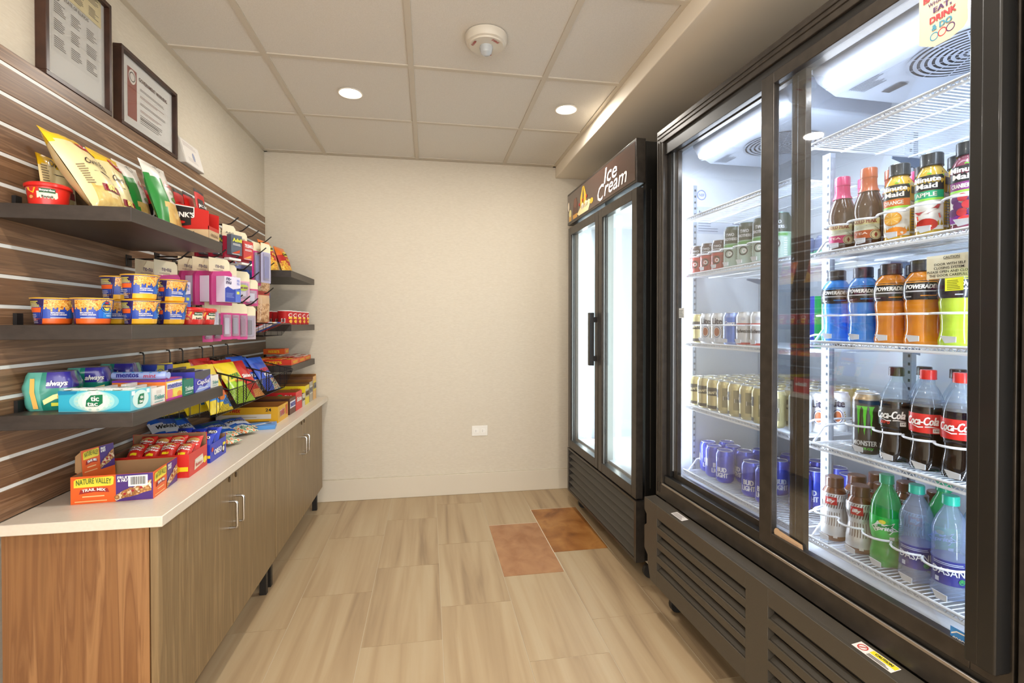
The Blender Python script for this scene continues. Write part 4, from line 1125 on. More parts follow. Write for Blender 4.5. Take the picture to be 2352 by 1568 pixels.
t = thing('candy_bag', 'blue bag hanging behind the toothbrush pack', 'candy bag', (-.90, 2.66, K(4) - .075), group='hanging blue bag', rot=(0, 0, R(70)))
bag(t, .17, .135, .02, lambda u, v: M('3b5aae', .3, coat=.4) if v > .3 else M('8a94c8', .3, coat=.4), None, seed=99, nu=12, nv=16)

# ================================================================ WIRE BASKETS
def basket(lab_, y0, y1, zb, zback, zfront, x1, hooks, ztop, n, arms=True):
    t = thing('wire_basket', lab_, 'wire basket', (0, 0, 0), 0, 'black wire baskets')
    r = .0012
    x0 = SX + .012
    b = B()
    b.tube([(x0, y0, zback), (x1, y0, zfront), (x1, y1, zfront), (x0, y1, zback), (x0, y0, zback)], .003, BLK, 6); b.obj('rim', t)
    b = B()
    xb = x1 - .045
    zz = lambda x: zback + (zfront - zback) * (x - x0) / (x1 - x0)
    for i in range(n + 1):
        y = y0 + (y1 - y0) * i / n
        b.tube([(x0, y, zback), (x0, y, zb), (xb, y, zb), (x1, y, zfront)], r, BLK, 5, False)
    for x in [x0 + (xb - x0) * k / 3 for k in range(4)]: b.tube([(x, y0, zz(x)), (x, y0, zb), (x, y1, zb), (x, y1, zz(x))], r, BLK, 5, False)
    m = 9
    for k in range(1, m):
        x = x0 + (x1 - x0) * k / m
        zl = zb if x < xb else zb + (zfront - zb) * (x - xb) / (x1 - xb)
        for y in (y0, y1): b.rod((x, y, zz(x)), (x, y, zl), r, BLK, 5)
    b.obj('wire_mesh', t)
    for y in hooks:
        b = B(); b.tube([(SX + .0005, y, ztop + .003), (SX + .010, y, ztop + .002), (SX + .014, y, ztop - .008), (SX + .014, y, zback - .002)], .0028, BLK, 6); b.obj('hanger', t)
    return t
basket('wire basket with yellow candy bags, next to the gum shelf', 1.968, 2.232, .868, 1.050, .966, -.725, (2.010, 2.195), K(10), 16)
basket('middle wire basket with red and lime candy bags', 2.240, 2.532, .868, 1.050, .966, -.725, (2.300, 2.485), K(10), 16)
basket('wire basket with blue candy bags, next to the corner shelf', 2.540, 2.835, .868, 1.050, .966, -.725, (2.600, 2.780), K(10), 16)
basket('small upper wire basket with mixed chocolate bars', 2.525, 2.825, 1.150, 1.225, 1.212, -.735, (2.55, 2.79), K(8) + .004, 16)
CY = M('f0d41e', .28, coat=.45); CBB = M('2f7ed0', .28, coat=.45); CL = M('a8d62c', .28, coat=.45); CRD = M('cc2222', .28, coat=.45); CBU = M('2a52c4', .28, coat=.45)
def zy(u, v): return CBB if .30 < v + .25 * u < .52 else (M('e0602a', .3, coat=.4) if .52 < v + .25 * u < .66 and u > .4 else CY)
def zl(u, v): return CY if v > .66 else (CL if v < .5 else M('f0e04a', .3, coat=.4))
def zr_(u, v): return M('e89a4a', .3, coat=.4) if v < .2 and u > .4 else CRD
def zb_(u, v): return M('3a6ad8', .28, coat=.45) if v > .8 else (FRUIT if v < .3 and u > .5 else CBU)
def pl_(p, S): p.text('SOUR', S, 0, .125, .07, .022, M('3a8a2a', .4), e=.002, bold=.05, shear=.2, rot=.1); p.text('brite', S, .01, .10, .06, .014, M('d8502a', .4), e=.002, bold=.04, shear=.2)
def py_(p, S): p.text('SOUR', S, 0, .12, .06, .018, M('c82a2a', .4), e=.002, bold=.05, rot=.1); p.ell(S, .01, .06, .025, .016, M('c8702a', .4), .002); p.ell(S, .02, .07, .008, .006, M('2a1a14', .4), .0026)
def pr_(p, S): p.text('Skittles', S, 0, .11, .07, .018, WH, e=.002, bold=.05, shear=.1)
def pb_(p, S): p.text('CRUNCH', S, 0, .115, .08, .022, M('d83a3a', .4), e=.002, bold=.06, shear=.1, rot=.1); p.text('BITES', S, 0, .085, .06, .018, WH, e=.002, bold=.05)
BG = [(zy, py_, 'yellow and blue sour candy bag', 'in the near wire basket', 'yellow candy bags', [(-.945, 2.055, 20), (-.905, 2.145, 26), (-.865, 2.060, 30), (-.825, 2.145, 30), (-.785, 2.060, 26)]),
      (zl, pl_, 'lime and yellow sour candy bag', 'in the middle wire basket', 'lime candy bags', [(-.785, 2.314, 32)]),
      (zr_, pr_, 'red candy bag', 'in the middle wire basket', 'red candy bags', [(-.940, 2.390, 22), (-.885, 2.34, 28), (-.845, 2.44, 30), (-.790, 2.456, 34)]),
      (zb_, pb_, 'blue candy bag', 'in the far wire basket', 'blue candy bags', [(-.885, 2.70, 30), (-.840, 2.64, 32), (-.790, 2.72, 34)])]
sd = 110
for zn, pr, nm, wh, gr, pl in BG:
    for i, (x, y, ln) in enumerate(pl):
        sd += 1
        x2 = x
        t = thing('candy_bag', '%s %s, %s' % (nm, wh, 'only one' if len(pl) == 1 else ORD[i] + ' from the slatwall'), 'candy bag', (x2, y, .8705), group=gr, rot=(R(-ln), 0, R(78)))
        bag(t, .140, .200, .034, zn, pr if i >= len(pl) - 3 else None, seed=sd, nu=12, nv=16)
def bags_small():
    cols = ['c8c4d4', 'c22a24', 'e8e2d8', 'f0b83a', '3a56b0', 'c8c4d4', 'c22a24', 'e8e2d8']
    for i in range(8):
        t = thing('chocolate_bar', '%s wrapped chocolate bar, %s from the near side of the small basket' % (('silver', 'red', 'white', 'gold', 'blue')[i % 5], ORD[i]), 'chocolate bar', (-.80 - .02 * (i % 2), 2.548 + .034 * i, 1.190), R(0), 'chocolate bars in the small basket', rot=(0, R(-24), R(4 * (i % 3))))
        b = B(); b.prism([(-.06, .004), (-.055, 0), (.055, 0), (.06, .004), (.055, .010), (-.055, .010)], -.013, .013, M(cols[i], .3, coat=.5), 'y'); b.obj('wrapper', t, bevel=.002)
        b = B(); b.rect(flat((0, 0, .0105), (1, 0, 0), (0, 1, 0)), -.03, -.008, .035, .008, M(cols[(i + 2) % 5], .4), .0003); b.obj('print', t)
bags_small()

# ================================================================ DRINKS COOLER (two sliding doors)
FROT = R(2.0) - PI / 2
FO = Vector((.969, 1.986, 0))
FM = Matrix.Translation(FO) @ Matrix.Rotation(FROT, 4, 'Z')
def FW(s, t, z): return FM @ Vector((s, t, z))
FBL = M('171615', .38, coat=.15, bump=.02, bscale=300)
FBR = ramp_tex('cooler_frame', [(.3, '37322d'), (.7, '453f39')], scale=(1, 1, 1), tscale=30, rough=.32, metal=.4)
GRL = M('464037', .38, bump=.12, bscale=700)
INT = M('e2e8f0', .35, bump=.02, bscale=20)
DOORGL = glassmat('door_glass', 'fbfdff', .38)
W_, ZB, ZT, TB = 1.345, .475, 2.030, .64
t = thing('drinks_cooler', 'tall black drinks cooler with two sliding glass doors and lit shelves', 'drinks cooler', FO, FROT)
cooler = t
b = B()
# shell: back, sides, top, bottom, lower plinth
b.box(.0, .030, .050, TB + .03, .12, ZT - .005, FBL); b.box(W_ - .030, W_, .050, TB + .03, .12, ZT - .005, FBL)
b.box(.03, W_ - .03, TB + .01, TB + .03, .12, ZT - .005, FBL); b.box(.03, W_ - .03, .05, TB + .01, ZT - .045, ZT - .005, FBL)
b.box(.03, W_ - .03, .03, TB + .01, .12, .540, M('141312', .6))
b.obj('cabinet_shell', t, bevel=.002)
b = B()
x0, x1, y0, y1, z0, z1 = .031, W_ - .031, .055, TB + .008, .542, ZT - .047
b.box(x0, x0 + .004, y0, y1, z0, z1, INT); b.box(x1 - .004, x1, y0, y1, z0, z1, INT); b.box(x0, x1, y1 - .004, y1, z0, z1, INT)
b.box(x0, x1, y0, y1, z0, z0 + .012, INT); b.box(x0, x1, y0, y1, z1 - .004, z1, INT)
b.obj('interior_liner', t)
b = B()
fw = .052
prof_o = .0
def rail(b, s0, s1, za, zb_, mat=FBR):  # stepped profile frame
    b.box(s0, s1, .0, .05, za, zb_, mat)
b.box(0, W_, 0, .052, ZT - .058, ZT, FBR); b.box(0, W_, 0, .052, ZB, ZB + .062, FBR)
b.box(0, fw, 0, .052, ZB + .062, ZT - .058, FBR); b.box(W_ - fw, W_, 0, .052, ZB + .062, ZT - .058, FBR)
b.box(-.004, W_ + .004, .012, .040, ZT, ZT + .006, FBR)
for k in range(2): b.box(.004, W_ - .004, -.003, .002, ZT - .022 - .016 * k, ZT - .014 - .016 * k, FBR); b.box(.010 + .018 * k, .016 + .018 * k, -.003, .002, ZB + .02, ZT - .05, FBR)
b.obj('door_surround', t, bevel=.002)
# tracks
b = B()
b.box(fw, W_ - fw, .008, .062, ZB + .062, ZB + .098, FBL); b.box(fw, W_ - fw, .008, .062, ZT - .112, ZT - .058, FBL)
b.box(fw, fw + .03, .02, .062, ZB + .098, ZT - .112, FBL)
b.box(W_ - fw - .02, W_ - fw, .02, .062, ZB + .098, ZT - .112, FBL)
b.box(fw, W_ - fw, -.002, .004, ZB + .058, ZB + .066, M('a9a29a', .3, metal=.8))
b.obj('door_track', t, bevel=.0015)

def sdoor(s0, s1, t0, label, stile, rstile):
    d = B()
    za, zb_ = ZB + .078, ZT - .082
    th = .020
    d.box(s0, s0 + stile, t0, t0 + th, za, zb_, FBR); d.box(s1 - rstile, s1, t0, t0 + th, za, zb_, FBR)
    d.box(s0 + stile, s1 - rstile, t0, t0 + th, za, za + .040, FBR); d.box(s0 + stile, s1 - rstile, t0, t0 + th, zb_ - .034, zb_, FBR)
    o = d.obj('sliding_door', t, bevel=.002)
    if label: o['label'] = label
    g = B(); g.box(s0 + stile - .002, s1 - rstile + .002, t0 + .007, t0 + .012, za + .038, zb_ - .032, DOORGL); g.obj('glass_pane', o)
    return o
ldoor = sdoor(.085, .775, .034, None, .026, .050)
b = B()
b.box(.7255, .7285, .0335, .034, ZB + .12, ZT - .12, M('8f979e', .25, metal=.9)); b.box(.747, .7495, .0335, .034, ZB + .12, ZT - .12, M('8f979e', .25, metal=.9)); b.obj('trim_strips', ldoor)
rdoor = sdoor(.636, W_ - .060, .004, None, .052, .070)
b = B(); b.box(1.252, 1.282, -.034, .0035, .590, ZT - .09, FBL); b.box(1.232, 1.256, -.034, -.026, .590, ZT - .09, FBL); b.obj('door_handle', rdoor, bevel=.003)
b = B(); b.box(.0845, .089, .028, .0335, .60, 1.92, M('c5ccd4', .2, metal=.7)); b.obj('edge_strip', ldoor)

# louvred kick panel
b = B()
ga, gb = -.004, W_ + .004
gz0, gz1 = .135, .468
sl = [.398, .338, .278, .218]; hh = .017
cols_ = [(ga, .105, None), (.105, .650, 1), (.650, .745, None), (.745, 1.285, 1), (1.285, gb, None)]
tf, tb = -.052, -.030
for a, c, s_ in cols_:
    if s_ is None:
        if a == ga:
            b.prism([(a, gz1), (c, gz1), (c, gz0), (a + .055, gz0), (a + .03, .20), (a + .03, .23), (a, .25), (a, .345), (a + .02, .36), (a + .02, .40), (a, .415)], tf, tb, GRL, 'y')
        else: b.box(a, c, tf, tb, gz0, gz1, GRL)
    else:
        e = [gz1] + [v for z in sl for v in (z + hh, z - hh)] + [gz0]
        for i in range(0, len(e), 2): b.box(a, c, tf, tb, e[i + 1], e[i], GRL)
        for z in sl:
            b.add([(a, tb, z + hh), (c, tb, z + hh), (c, tf + .004, z - hh + .003), (a, tf + .004, z - hh + .003)], [(0, 1, 2, 3)], GRL) if False else b.box(a, c, tb + .001, tb + .003, z - hh, z + hh, FBL)
            b.prism([(tb, z - hh), (tf + .006, z - hh), (tb, z - hh + .012)], a, c, GRL, 'x')
b.prism([(tf, gz1 - .012), (tf + .012, gz1), (.0, gz1 + .003), (.0, gz1 - .02)], ga, gb, GRL, 'x')
gr = b.obj('kick_panel', t, bevel=.0015)
# stickers on the kick panel lip
Sk = flat((0, tf - .0002, 0), (1, 0, 0), (0, 0, 1))
St = flat((0, tf + .008, gz1 - .0015), (1, 0, 0), (0, .93, .1))
b = B(); b.poly(St, [(.192, .006), (.272, .006), (.272, .036), (.192, .036)], M('d9d2cc', .5), .0012); b.lines(St, .198, .010, .266, .033, 5, M('5a5450', .6), e=.0016, fill=.4); b.obj('rating_label', t, label='small white rating label')
b = B(); b.poly(St, [(1.000, .006), (1.096, .006), (1.096, .036), (1.000, .036)], M('e8e2da', .5), .0012); b.poly(St, [(1.034, .020), (1.094, .020), (1.094, .034), (1.034, .034)], M('f0dc2a', .5), .0016)
b.text('CAUTION', St, 1.064, .027, .040, .007, BK, e=.002, bold=.03); b.lines(St, 1.036, .008, 1.092, .018, 4, M('4a4440', .6), e=.002, fill=.45); b.ring(St, 1.017, .021, .011, .0022, M('c8342a', .5), .002)
b.poly(St, [(1.010, .014), (1.012, .0125), (1.024, .028), (1.022, .0295)], M('c8342a', .5), .0022); b.obj('caution_sticker', t, label='white and yellow caution sticker')
# casters
def caster(parent, x, y):
    b = B(); b.box(x - .016, x + .016, y - .016, y + .016, .075, .119, M('8a8a88', .4, metal=.6)); fk = b.obj('caster_fork', parent)
    vs = B(); n = 20
    for (r, w) in ((.036, .011),):
        vs.add([(x + sx * w, y + r * math.cos(2 * PI * k / n), .0365 + r * math.sin(2 * PI * k / n)) for sx in (-1, 1) for k in range(n)], [tuple(range(n)), tuple(range(2 * n - 1, n - 1, -1))] + [(k, k + n, (k + 1) % n + n, (k + 1) % n) for k in range(n)], M('1b1a19', .5))
    vs.obj('wheel', fk, bevel=.003)
    c = B(); c.rod((x - .014, y, .0365), (x + .014, y, .0365), .007, SILV, 10); c.obj('axle', fk)
for x, y in ((.075, .06), (W_ - .08, .06), (.075, TB - .04), (W_ - .08, TB - .04)): caster(t, x, y)

# evaporator housings with light tube and fan grille
EV = M('b4bdcc', .35)
COOL = (.80, .90, 1)
def strip_light(parent, loc, rot, sx, sy, w, col=COOL):
    ld = bpy.data.lights.new('lamp_glow', 'AREA'); ld.shape = 'RECTANGLE'; ld.size = sx; ld.size_y = sy; ld.energy = w; ld.color = col
    lo = bpy.data.objects.new('lamp_glow', ld); C.objects.link(lo); lo.parent = parent; lo.location = loc; lo.rotation_euler = rot
def evap(s0, s1):
    e = thing('x', 'x', 'x'); bpy.data.objects.remove(e)
    b = B(); zb_, zt_ = 1.865, ZT - .052
    b.prism([(.085, zt_), (.085, 1.925), (.105, 1.895), (.145, zb_ + .01), (.165, zb_), (.46, zb_), (.47, zb_ + .01), (.50, zt_)], s0, s1, EV, 'x')
    o = b.obj('evaporator_housing', t, bevel=.012, seg=3)
    b = B(); b.tube([(s0 + .045, .098, 1.880), (s1 - .03, .098, 1.880)], .013, M('f4f8ff', .5, emit=10), 14); b.obj('light_tube', o, label='glowing white light tube'); strip_light(o, ((s0 + s1) / 2, .098, 1.864), (R(10), 0, 0), s1 - s0 - .08, .02, 1.7)
    cx, cy = (s0 + s1) / 2 + .005, .285
    S = flat((cx, cy, zb_ - .0005), (1, 0, 0), (0, -1, 0))
    b = B()
    b.ell(S, 0, 0, .128, .128, M('3a414c', .6), .0006, n=40)
    for k in range(9): b.ring(S, 0, 0, .130 - .0145 * k, .0080, EV, .004, n=40)
    for k in range(12):
        a = 2 * PI * k / 12
        b.poly(S, [(.012 * math.cos(a - .1), .012 * math.sin(a - .1)), (.130 * math.cos(a - .012), .130 * math.sin(a - .012)), (.130 * math.cos(a + .012), .130 * math.sin(a + .012)), (.012 * math.cos(a + .1), .012 * math.sin(a + .1))], EV, .0046)
    b.obj('fan_grille', o)
    b = B(); b.lines(S, -.23, .07, -.13, .125, 8, M('5c6470', .6), e=.0008, fill=.4, seed=4); b.rect(S, -.215, -.0, -.160, .028, M('4a4a50', .5), .003) if s0 > .5 else None
    b.obj('warning_print', o)
evap(.13, .645); evap(.735, 1.285)
# vertical LED strip at the far jamb, and slotted shelf posts
b = B(); b.box(.040, .052, .072, .082, .60, 1.86, M('eef4ff', .5, emit=9)); ls = b.obj('led_strip', t, label='added unseen vertical light strip'); strip_light(ls, (.054, .086, 1.23), (R(90), 0, R(-50)), .012, 1.2, 2.0)
for sx_, an in ((.690, -35), (.702, 35), (1.262, 50)):  # unseen strips behind mullion and near jamb, added to brighten the bays
    b = B(); b.box(sx_, sx_ + .010, .070, .080, .62, 1.84, M('eef4ff', .5, emit=9)); ls = b.obj('led_strip', t, label='added unseen vertical light strip'); strip_light(ls, (sx_ + .005, .086, 1.23), (R(90), 0, R(an)), .012, 1.2, 1.7)
PST = M('9fa8b4', .4)
def post(s, tt, z0, z1, wall=False):
    b = B(); b.box(s - .014, s + .014, tt - .009, tt + .009, z0, z1, PST)
    S = flat((s, tt - .009, 0), (1, 0, 0), (0, 0, 1)) if not wall else flat((s + .0141, tt, 0), (0, 1, 0), (0, 0, 1))
    S2 = flat((s - .014, tt, 0), (0, -1, 0), (0, 0, 1))
    z = z0 + .02
    while z < z1 - .02:
        b.rect(S, -.004 if wall else .003, z, .004 if wall else .010, z + .009, M('30353e', .6), .0004)
        z += .0254
    b.obj('shelf_post', t)
post(.700, .185, .554, 1.715); post(.700, .485, .554, 1.80)
b = B()
for tt in (.15, .48): post(.0365, tt, .56, 1.80, True)
for tt in (.15, .48): post(W_ - .050, tt, .56, 1.80)
# stickers inside on the far side wall (faces +s)
Sw = flat((x0 + .0042, 0, 0), (0, 1, 0), (0, 0, 1))
b = B(); b.ring(Sw, .19, 1.765, .022, .004, M('8a9ae0', .5), .0008, 24); b.text('NSF', Sw, .19, 1.765, .026, .012, M('8a9ae0', .5)); b.obj('certification_seal', t)
b = B(); b.rect(Sw, .165, 1.60, .42, 1.715, M('cdd6e6', .5), .0005); b.text('Imbera', Sw, .21, 1.69, .065, .016, M('3a4660', .5), bold=.03, shear=.1); b.ring(Sw, .30, 1.69, .013, .002, M('3a4660', .5)); b.text('UL', Sw, .30, 1.69, .012, .010, M('3a4660', .5)); b.lines(Sw, .175, 1.61, .27, 1.675, 6, M('7a86a0', .5), fill=.3, seed=2); b.lines(Sw, .34, 1.615, .41, 1.705, 6, M('7a86a0', .5), fill=.4, seed=3)
b.obj('rating_plate', t)

# wire shelves
WIRE = M('e6ebf2', .3, coat=.3)
def wshelf(s0, s1, z, label, guards=True, clips=()):
    f0, f1 = .092, .545
    b = B()
    n = int((s1 - s0) / .0125)
    for i in range(1, n): b.rod((s0 + (s1 - s0) * i / n, f0, z - .0015), (s0 + (s1 - s0) * i / n, f1, z - .0015), .0013, WIRE, 5)
    q = b.obj('wire_shelf', cooler, label=label)
    b = B()
    b.tube([(s0, f0, z - .004), (s0, f1, z - .004), (s1, f1, z - .004), (s1, f0, z - .004)], .0032, WIRE, 6)
    for tt in (.20, .32, .44): b.rod((s0, tt, z - .007), (s1, tt, z - .007), .003, WIRE, 6)
    b.obj('support_rods', q)
    b = B()
    b.rod((s0 - .004, f0 - .003, z + .002), (s1 + .004, f0 - .003, z + .002), .0034, WIRE, 8); b.rod((s0 - .004, f0 - .003, z - .011), (s1 + .004, f0 - .003, z - .011), .0036, WIRE, 8)
    m = int((s1 - s0) / .008)
    b.tube([(s0 + (s1 - s0) * i / m, f0 - .003, z - (.010 if i % 2 else 0.0)) for i in range(m + 1)], .0016, WIRE, 5)
    b.obj('front_rail', q)
    if guards:
        for s, dr in ((s0, 1), (s1, -1)):
            b = B(); b.tube([(s, f0 + .02, z), (s, f0 + .055, z + .042), (s, f0 + .075, z + .047), (s, f1 - .06, z + .047), (s, f1 - .03, z)], .003, WIRE, 7); b.obj('side_guard', q)
    for s in (s0 - .004 if s0 > .5 else s0, ):
        b = B(); b.prism([(.49, z - .008), (.49, z - .045), (.38, z - .014), (.38, z - .008)], s + .002, s + .005, M('6c7a90', .4, metal=.5), 'x'); b.obj('bracket', q)
    if clips:
        r = .038
        b = B(); path = [(clips[0] - .048, .17, z + .075)]
        for i, c in enumerate(clips):
            for a in range(-60, 61, 20): path.append((c + .042 * math.sin(R(a)), .150 - .052 * math.cos(R(a)), z + .075))
        path.append((min(clips[-1] + .048, s1), .17, z + .075))
        b.tube(path, .0028, WIRE, 7); b.obj('bottle_guard', q)
        for c in clips:
            b = B(); b.prism([(c + .004, z + .026), (c + .036, z + .024), (c + .036, z + .012), (c + .014, z + .010)], .097, .099, M('e9edf2', .35, trans=.15), 'y'); b.obj('price_clip', q)
    return q
ZL = {'A': 1.647, 'B': 1.413, 'C': 1.131, 'D': .872, 'E': .597}
ZR = {'A': 1.722, 'B': 1.407, 'C': 1.159, 'D': .869, 'E': .597}
oL = {'A': 'empty top wire shelf in the far bay of the cooler', 'B': 'wire shelf under the tall green and red cans', 'C': 'wire shelf under the mixed beer cans and the green box', 'D': 'wire shelf under the rows of gold cans', 'E': 'bottom wire shelf under the blue beer cans'}
oR = {'A': 'empty top wire shelf in the near bay of the cooler', 'B': 'wire shelf under the tea and juice bottles', 'C': 'wire shelf under the sports drink bottles', 'D': 'wire shelf under the cola bottles', 'E': 'bottom wire shelf under the coffee and water bottles'}
cl = {'A': (), 'B': (.785, .865, .949, 1.026, 1.105), 'C': (.765, .849, .926, 1.003, 1.081), 'D': (.863, .943, 1.020, 1.092), 'E': (.759, .842, .915, .992, 1.068)}
for k in 'ABCDE':
    wshelf(.075, .672, ZL[k], oL[k], guards=k in 'CDE', clips={'B': (.083, .160, .238, .312, .388, .464), 'C': (.083, .157, .232, .308, .384, .460)}.get(k, ()))
    wshelf(.728, 1.290, ZR[k], oR[k], guards=k in 'BCDE', clips=cl[k])

# ---------------------------------------------------------------- cans
def can_proto(name, r, H, zone, prt, metal_top=M('dfe3e8', .35, metal=.45), body=None):
    t = thing(name, 'x', 'drink can')
    prof = [(r * .78, 0), (r * .80, .001), (r * .97, .008), (r, .012), (r, H * .3), (r, H * .6), (r, H - .016), (r * .97, H - .012), (r * .83, H - .004), (r * .83, H - .0015)]
    b = B(); b.lathe(prof, body, 28, zone=zone); b.obj('can_body', t)
    b = B(); b.lathe([(r * .80, H - .0025), (r * .845, H - .0015), (r * .845, H), (r * .79, H), (r * .76, H - .004), (0, H - .004)], metal_top, 28)
    lo = b.obj('lid', t)
    b = B(); b.ell(flat((0, 0, H - .0035), (1, 0, 0), (0, 1, 0)), .0, .004, .006, .010, M('dfe3e8', .25, metal=.9), .0008, 14); b.obj('pull_tab', t)
    if prt:
        b = B(); prt(b, cylS(r), r, H); b.obj('label_print', t)
    return t
def M2(h, r=.28, m=.45): return M(h, r, metal=m, coat=.2)
BDL = M2('3a4cc4', .28, .3)
def bud_p(b, S, r, H):
    b.text('BUD', S, 0, H * .42, .034, .018, M('e6e8f2', .35), e=.0009, bold=.09); b.text('LIGHT', S, 0, H * .25, .044, .018, M('e6e8f2', .35), e=.0009, bold=.09); b.rect(S, -.056, H * .35, -.04, H * .6, M('c8ccec', .4), .0006, 3)
def gold_p(b, S, r, H):
    b.rect(S, -.024, H * .48, .024, H * .74, M('2a2420', .4), .0005, 6); b.text('DRAFT', S, 0, H * .58, .036, .010, M('e8dcae', .4), e=.0014, bold=.05, rot=.12); b.rect(S, -.024, H * .06, .024, H * .16, M('2a2420', .4), .0005, 6)
    b.rect(S, .040, H * .2, .062, H * .8, M('8d8560', .4), .0005, 4); b.barcode(S, .044, H * .42, .060, H * .55, e=.0008)
def lite_p(b, S, r, H):
    b.text('Lite', S, 0, H * .74, .036, .024, M('241f3c', .4), e=.0008, bold=.08); b.ell(S, 0, H * .40, .0145, .022, M('27357c', .4), .0006); b.ell(S, 0, H * .40, .0125, .0195, M('e8e4dc', .4), .0010); b.ell(S, 0, H * .40, .0095, .0165, M('a8562c', .4), .0014)
    for sg in (-1, 1):
        for k in range(6): b.ell(S, sg * (.018 + .003 * math.sin(k * .6)), H * (.24 + .055 * k), .0035, .0016, M('b89c58', .4), .0008, 8, rot=sg * .9)
    b.rect(S, .045, H * .3, .06, H * .6, M('b8bcc4', .4), .0006, 3)
def coors_p(b, S, r, H): b.rect(S, -.012, H * .1, .02, H * .85, M2('4a7ad8', .3, .3), .0005, 4); b.text('Coors', S, 0, H * .68, .036, .014, WH, e=.0010, bold=.05, shear=.2); b.rect(S, -.03, H * .08, -.012, H * .16, WH, .0006, 3)
def budw_p(b, S, r, H): b.text('Budweiser', S, 0, H * .45, .056, .014, M('2a2a3a', .4), e=.0008, bold=.03, shear=.3); b.rect(S, -.03, H * .62, .03, H * .67, M('c8302c', .4), .0006, 6); b.rect(S, -.05, H * .05, .05, H * .11, M('c02a28', .4), .0006, 12); b.ell(S, 0, H * .8, .008, .006, M('b8bcc8', .4), .0006)
def two_p(c1, c2):
    def f(b, S, r, H):
        b.rect(S, -.030, .006, .034, H * .50, M(c2, .35), .0005, 8)
        b.text('TWO', S, 0, H * .80, .028, H * .075, M('d8dce0', .4), e=.0010, bold=.04); b.text('BROTHERS', S, 0, H * .70, .044, H * .065, M('d8dce0', .4), e=.0010, bold=.04)
        b.ring(S, -.004, H * .36, .016, .005, M('1c1a1a', .4), .0010); b.ring(S, .0, H * .36, .008, .004, M('e8e4e0', .4), .0014); b.lines(S, .022, H * .12, .034, H * .5, 8, M('e6e6e6', .4), e=.001, fill=.4); b.rect(S, -.03, H * .52, .034, H * .57, M(c1, .4), .0008, 8)
    return f
def monster_p(b, S, r, H):
    G = M('58d82c', .35)
    for k, (u, l) in enumerate(((-.014, .46), (.0, .42), (.014, .50))):
        rr = random.Random(k); L_ = []; Rr = []
        for j in range(9):
            v = H * (.80 - (.80 - l) * j / 8) if k != 1 else H * (.80 - .40 * j / 8)
            w = (.0042 if j else .007) * (1 - .08 * j); jt = rr.uniform(-.0008, .0008)
            L_.append((u - w + jt, v)); Rr.append((u + w + jt, v))
        b.poly(S, L_ + [(u, H * (.72 - .40))] + Rr[::-1], G, .0007)
    b.text('MONSTER', S, 0, H * .19, .054, .013, M('d8dad8', .35), e=.0007, bold=.04); b.text('ENERGY', S, 0, H * .10, .04, .006, G, e=.0007)
GOLDC = M2('cfc28c', .3, .5); WHC = M2('dcdee0', .32, .3)
P_bud = can_proto('beer_can', .033, .122, None, bud_p, body=BDL)
P_gold = can_proto('beer_can', .0315, .121, lambda z: GOLDC, gold_p)
P_lite = can_proto('beer_can', .033, .122, None, lite_p, body=WHC)
P_coors = can_proto('beer_can', .033, .122, None, coors_p, body=M2('8ea8e8', .3, .5))
P_budw = can_proto('beer_can', .033, .122, None, budw_p, body=WHC)
P_red = can_proto('beer_can', .033, .122, lambda z: M('3a1c1c', .35, coat=.2) if z > .07 else M('a83a34', .35, coat=.2), two_p('c8443c', 'a8362f'))
P_grn = can_proto('beer_can', .0335, .158, lambda z: M('2c3a30', .35, coat=.2) if z > .085 else M('8fb49a', .35, coat=.2), two_p('5a9a4a', 'a8bcb0'), M('7fa8a8', .3, metal=.8))
P_mon = can_proto('energy_can', .033, .158, lambda z: M('b9a486', .3, metal=.6) if z > .140 else M('1a1816', .3, coat=.3), monster_p)
used = set()
def put(proto, s, tt, z, label, group, yaw=0, cat=None, n=[0]):
    """the first of each kind is the proto itself, the rest are copies"""
    o = proto if proto.name not in used else dup(proto, label)
    used.add(proto.name)
    if proto is not o: used.add(o.name)
    o['label'] = label; o['group'] = group
    if cat: o['category'] = cat
    o.location = FW(s, tt, z + .0002)
    o.rotation_euler = (0, 0, FROT + R(yaw))
    return o
YA = 34
for i, s in enumerate((.083, .157, .232)):
    put(P_red, s, .147, ZL['B'], 'red and black craft can, %s in the row of three' % ORD[i], 'red craft cans', YA)
for i, s in enumerate((.310, .390, .468, .546)):
    put(P_grn, s, .147, ZL['B'], 'tall green craft can, %s in its row' % ORD[i], 'tall green craft cans', YA)
for i, s in enumerate((.310, .390, .468)):
    put(P_grn, s, .222, ZL['B'], 'tall green craft can, %s in the row behind' % ORD[i], 'tall green craft cans', YA + 20 * i)
P = [(P_gold, 'gold', .083), (P_lite, 'white light', .157), (P_lite, 'white light', .232), (P_coors, 'pale blue', .308), (P_budw, 'white and red', .384), (P_budw, 'white and red', .460)]
seen = {}
for i, (pp, nm, s) in enumerate(P):
    seen[nm] = seen.get(nm, 0) + 1
    put(pp, s, .147, ZL['C'], '%s beer can%s in the mixed row on the middle shelf' % (nm, (', ' + ORD[seen[nm] - 1]) if nm in ('white light', 'white and red') else ''), 'mixed beer cans on the middle shelf', YA)
for r_ in range(6):
    for i in range(8):
        if (r_ > 0 and i > 7): continue
        s = .082 + .0655 * i + (.002 if r_ % 2 else 0); tt = .140 + .0655 * r_
        put(P_gold, s, tt, ZL['D'], 'gold beer can, %s along, in the %s row' % (ORD[i], ORD[r_] if r_ else 'front'), 'gold beer cans', (YA - (75 if i > 2 and r_ == 0 else 0)))
for i, (s, tt) in enumerate(((.628, .155), (.628, .225), (.630, .400), (.628, .295))):
    put(P_lite, s, tt, ZL['D'], 'white light beer can at the end of the gold rows, %s from the door' % ORD[(0, 1, 3, 2)[i]], 'white light beer cans', YA + 10)
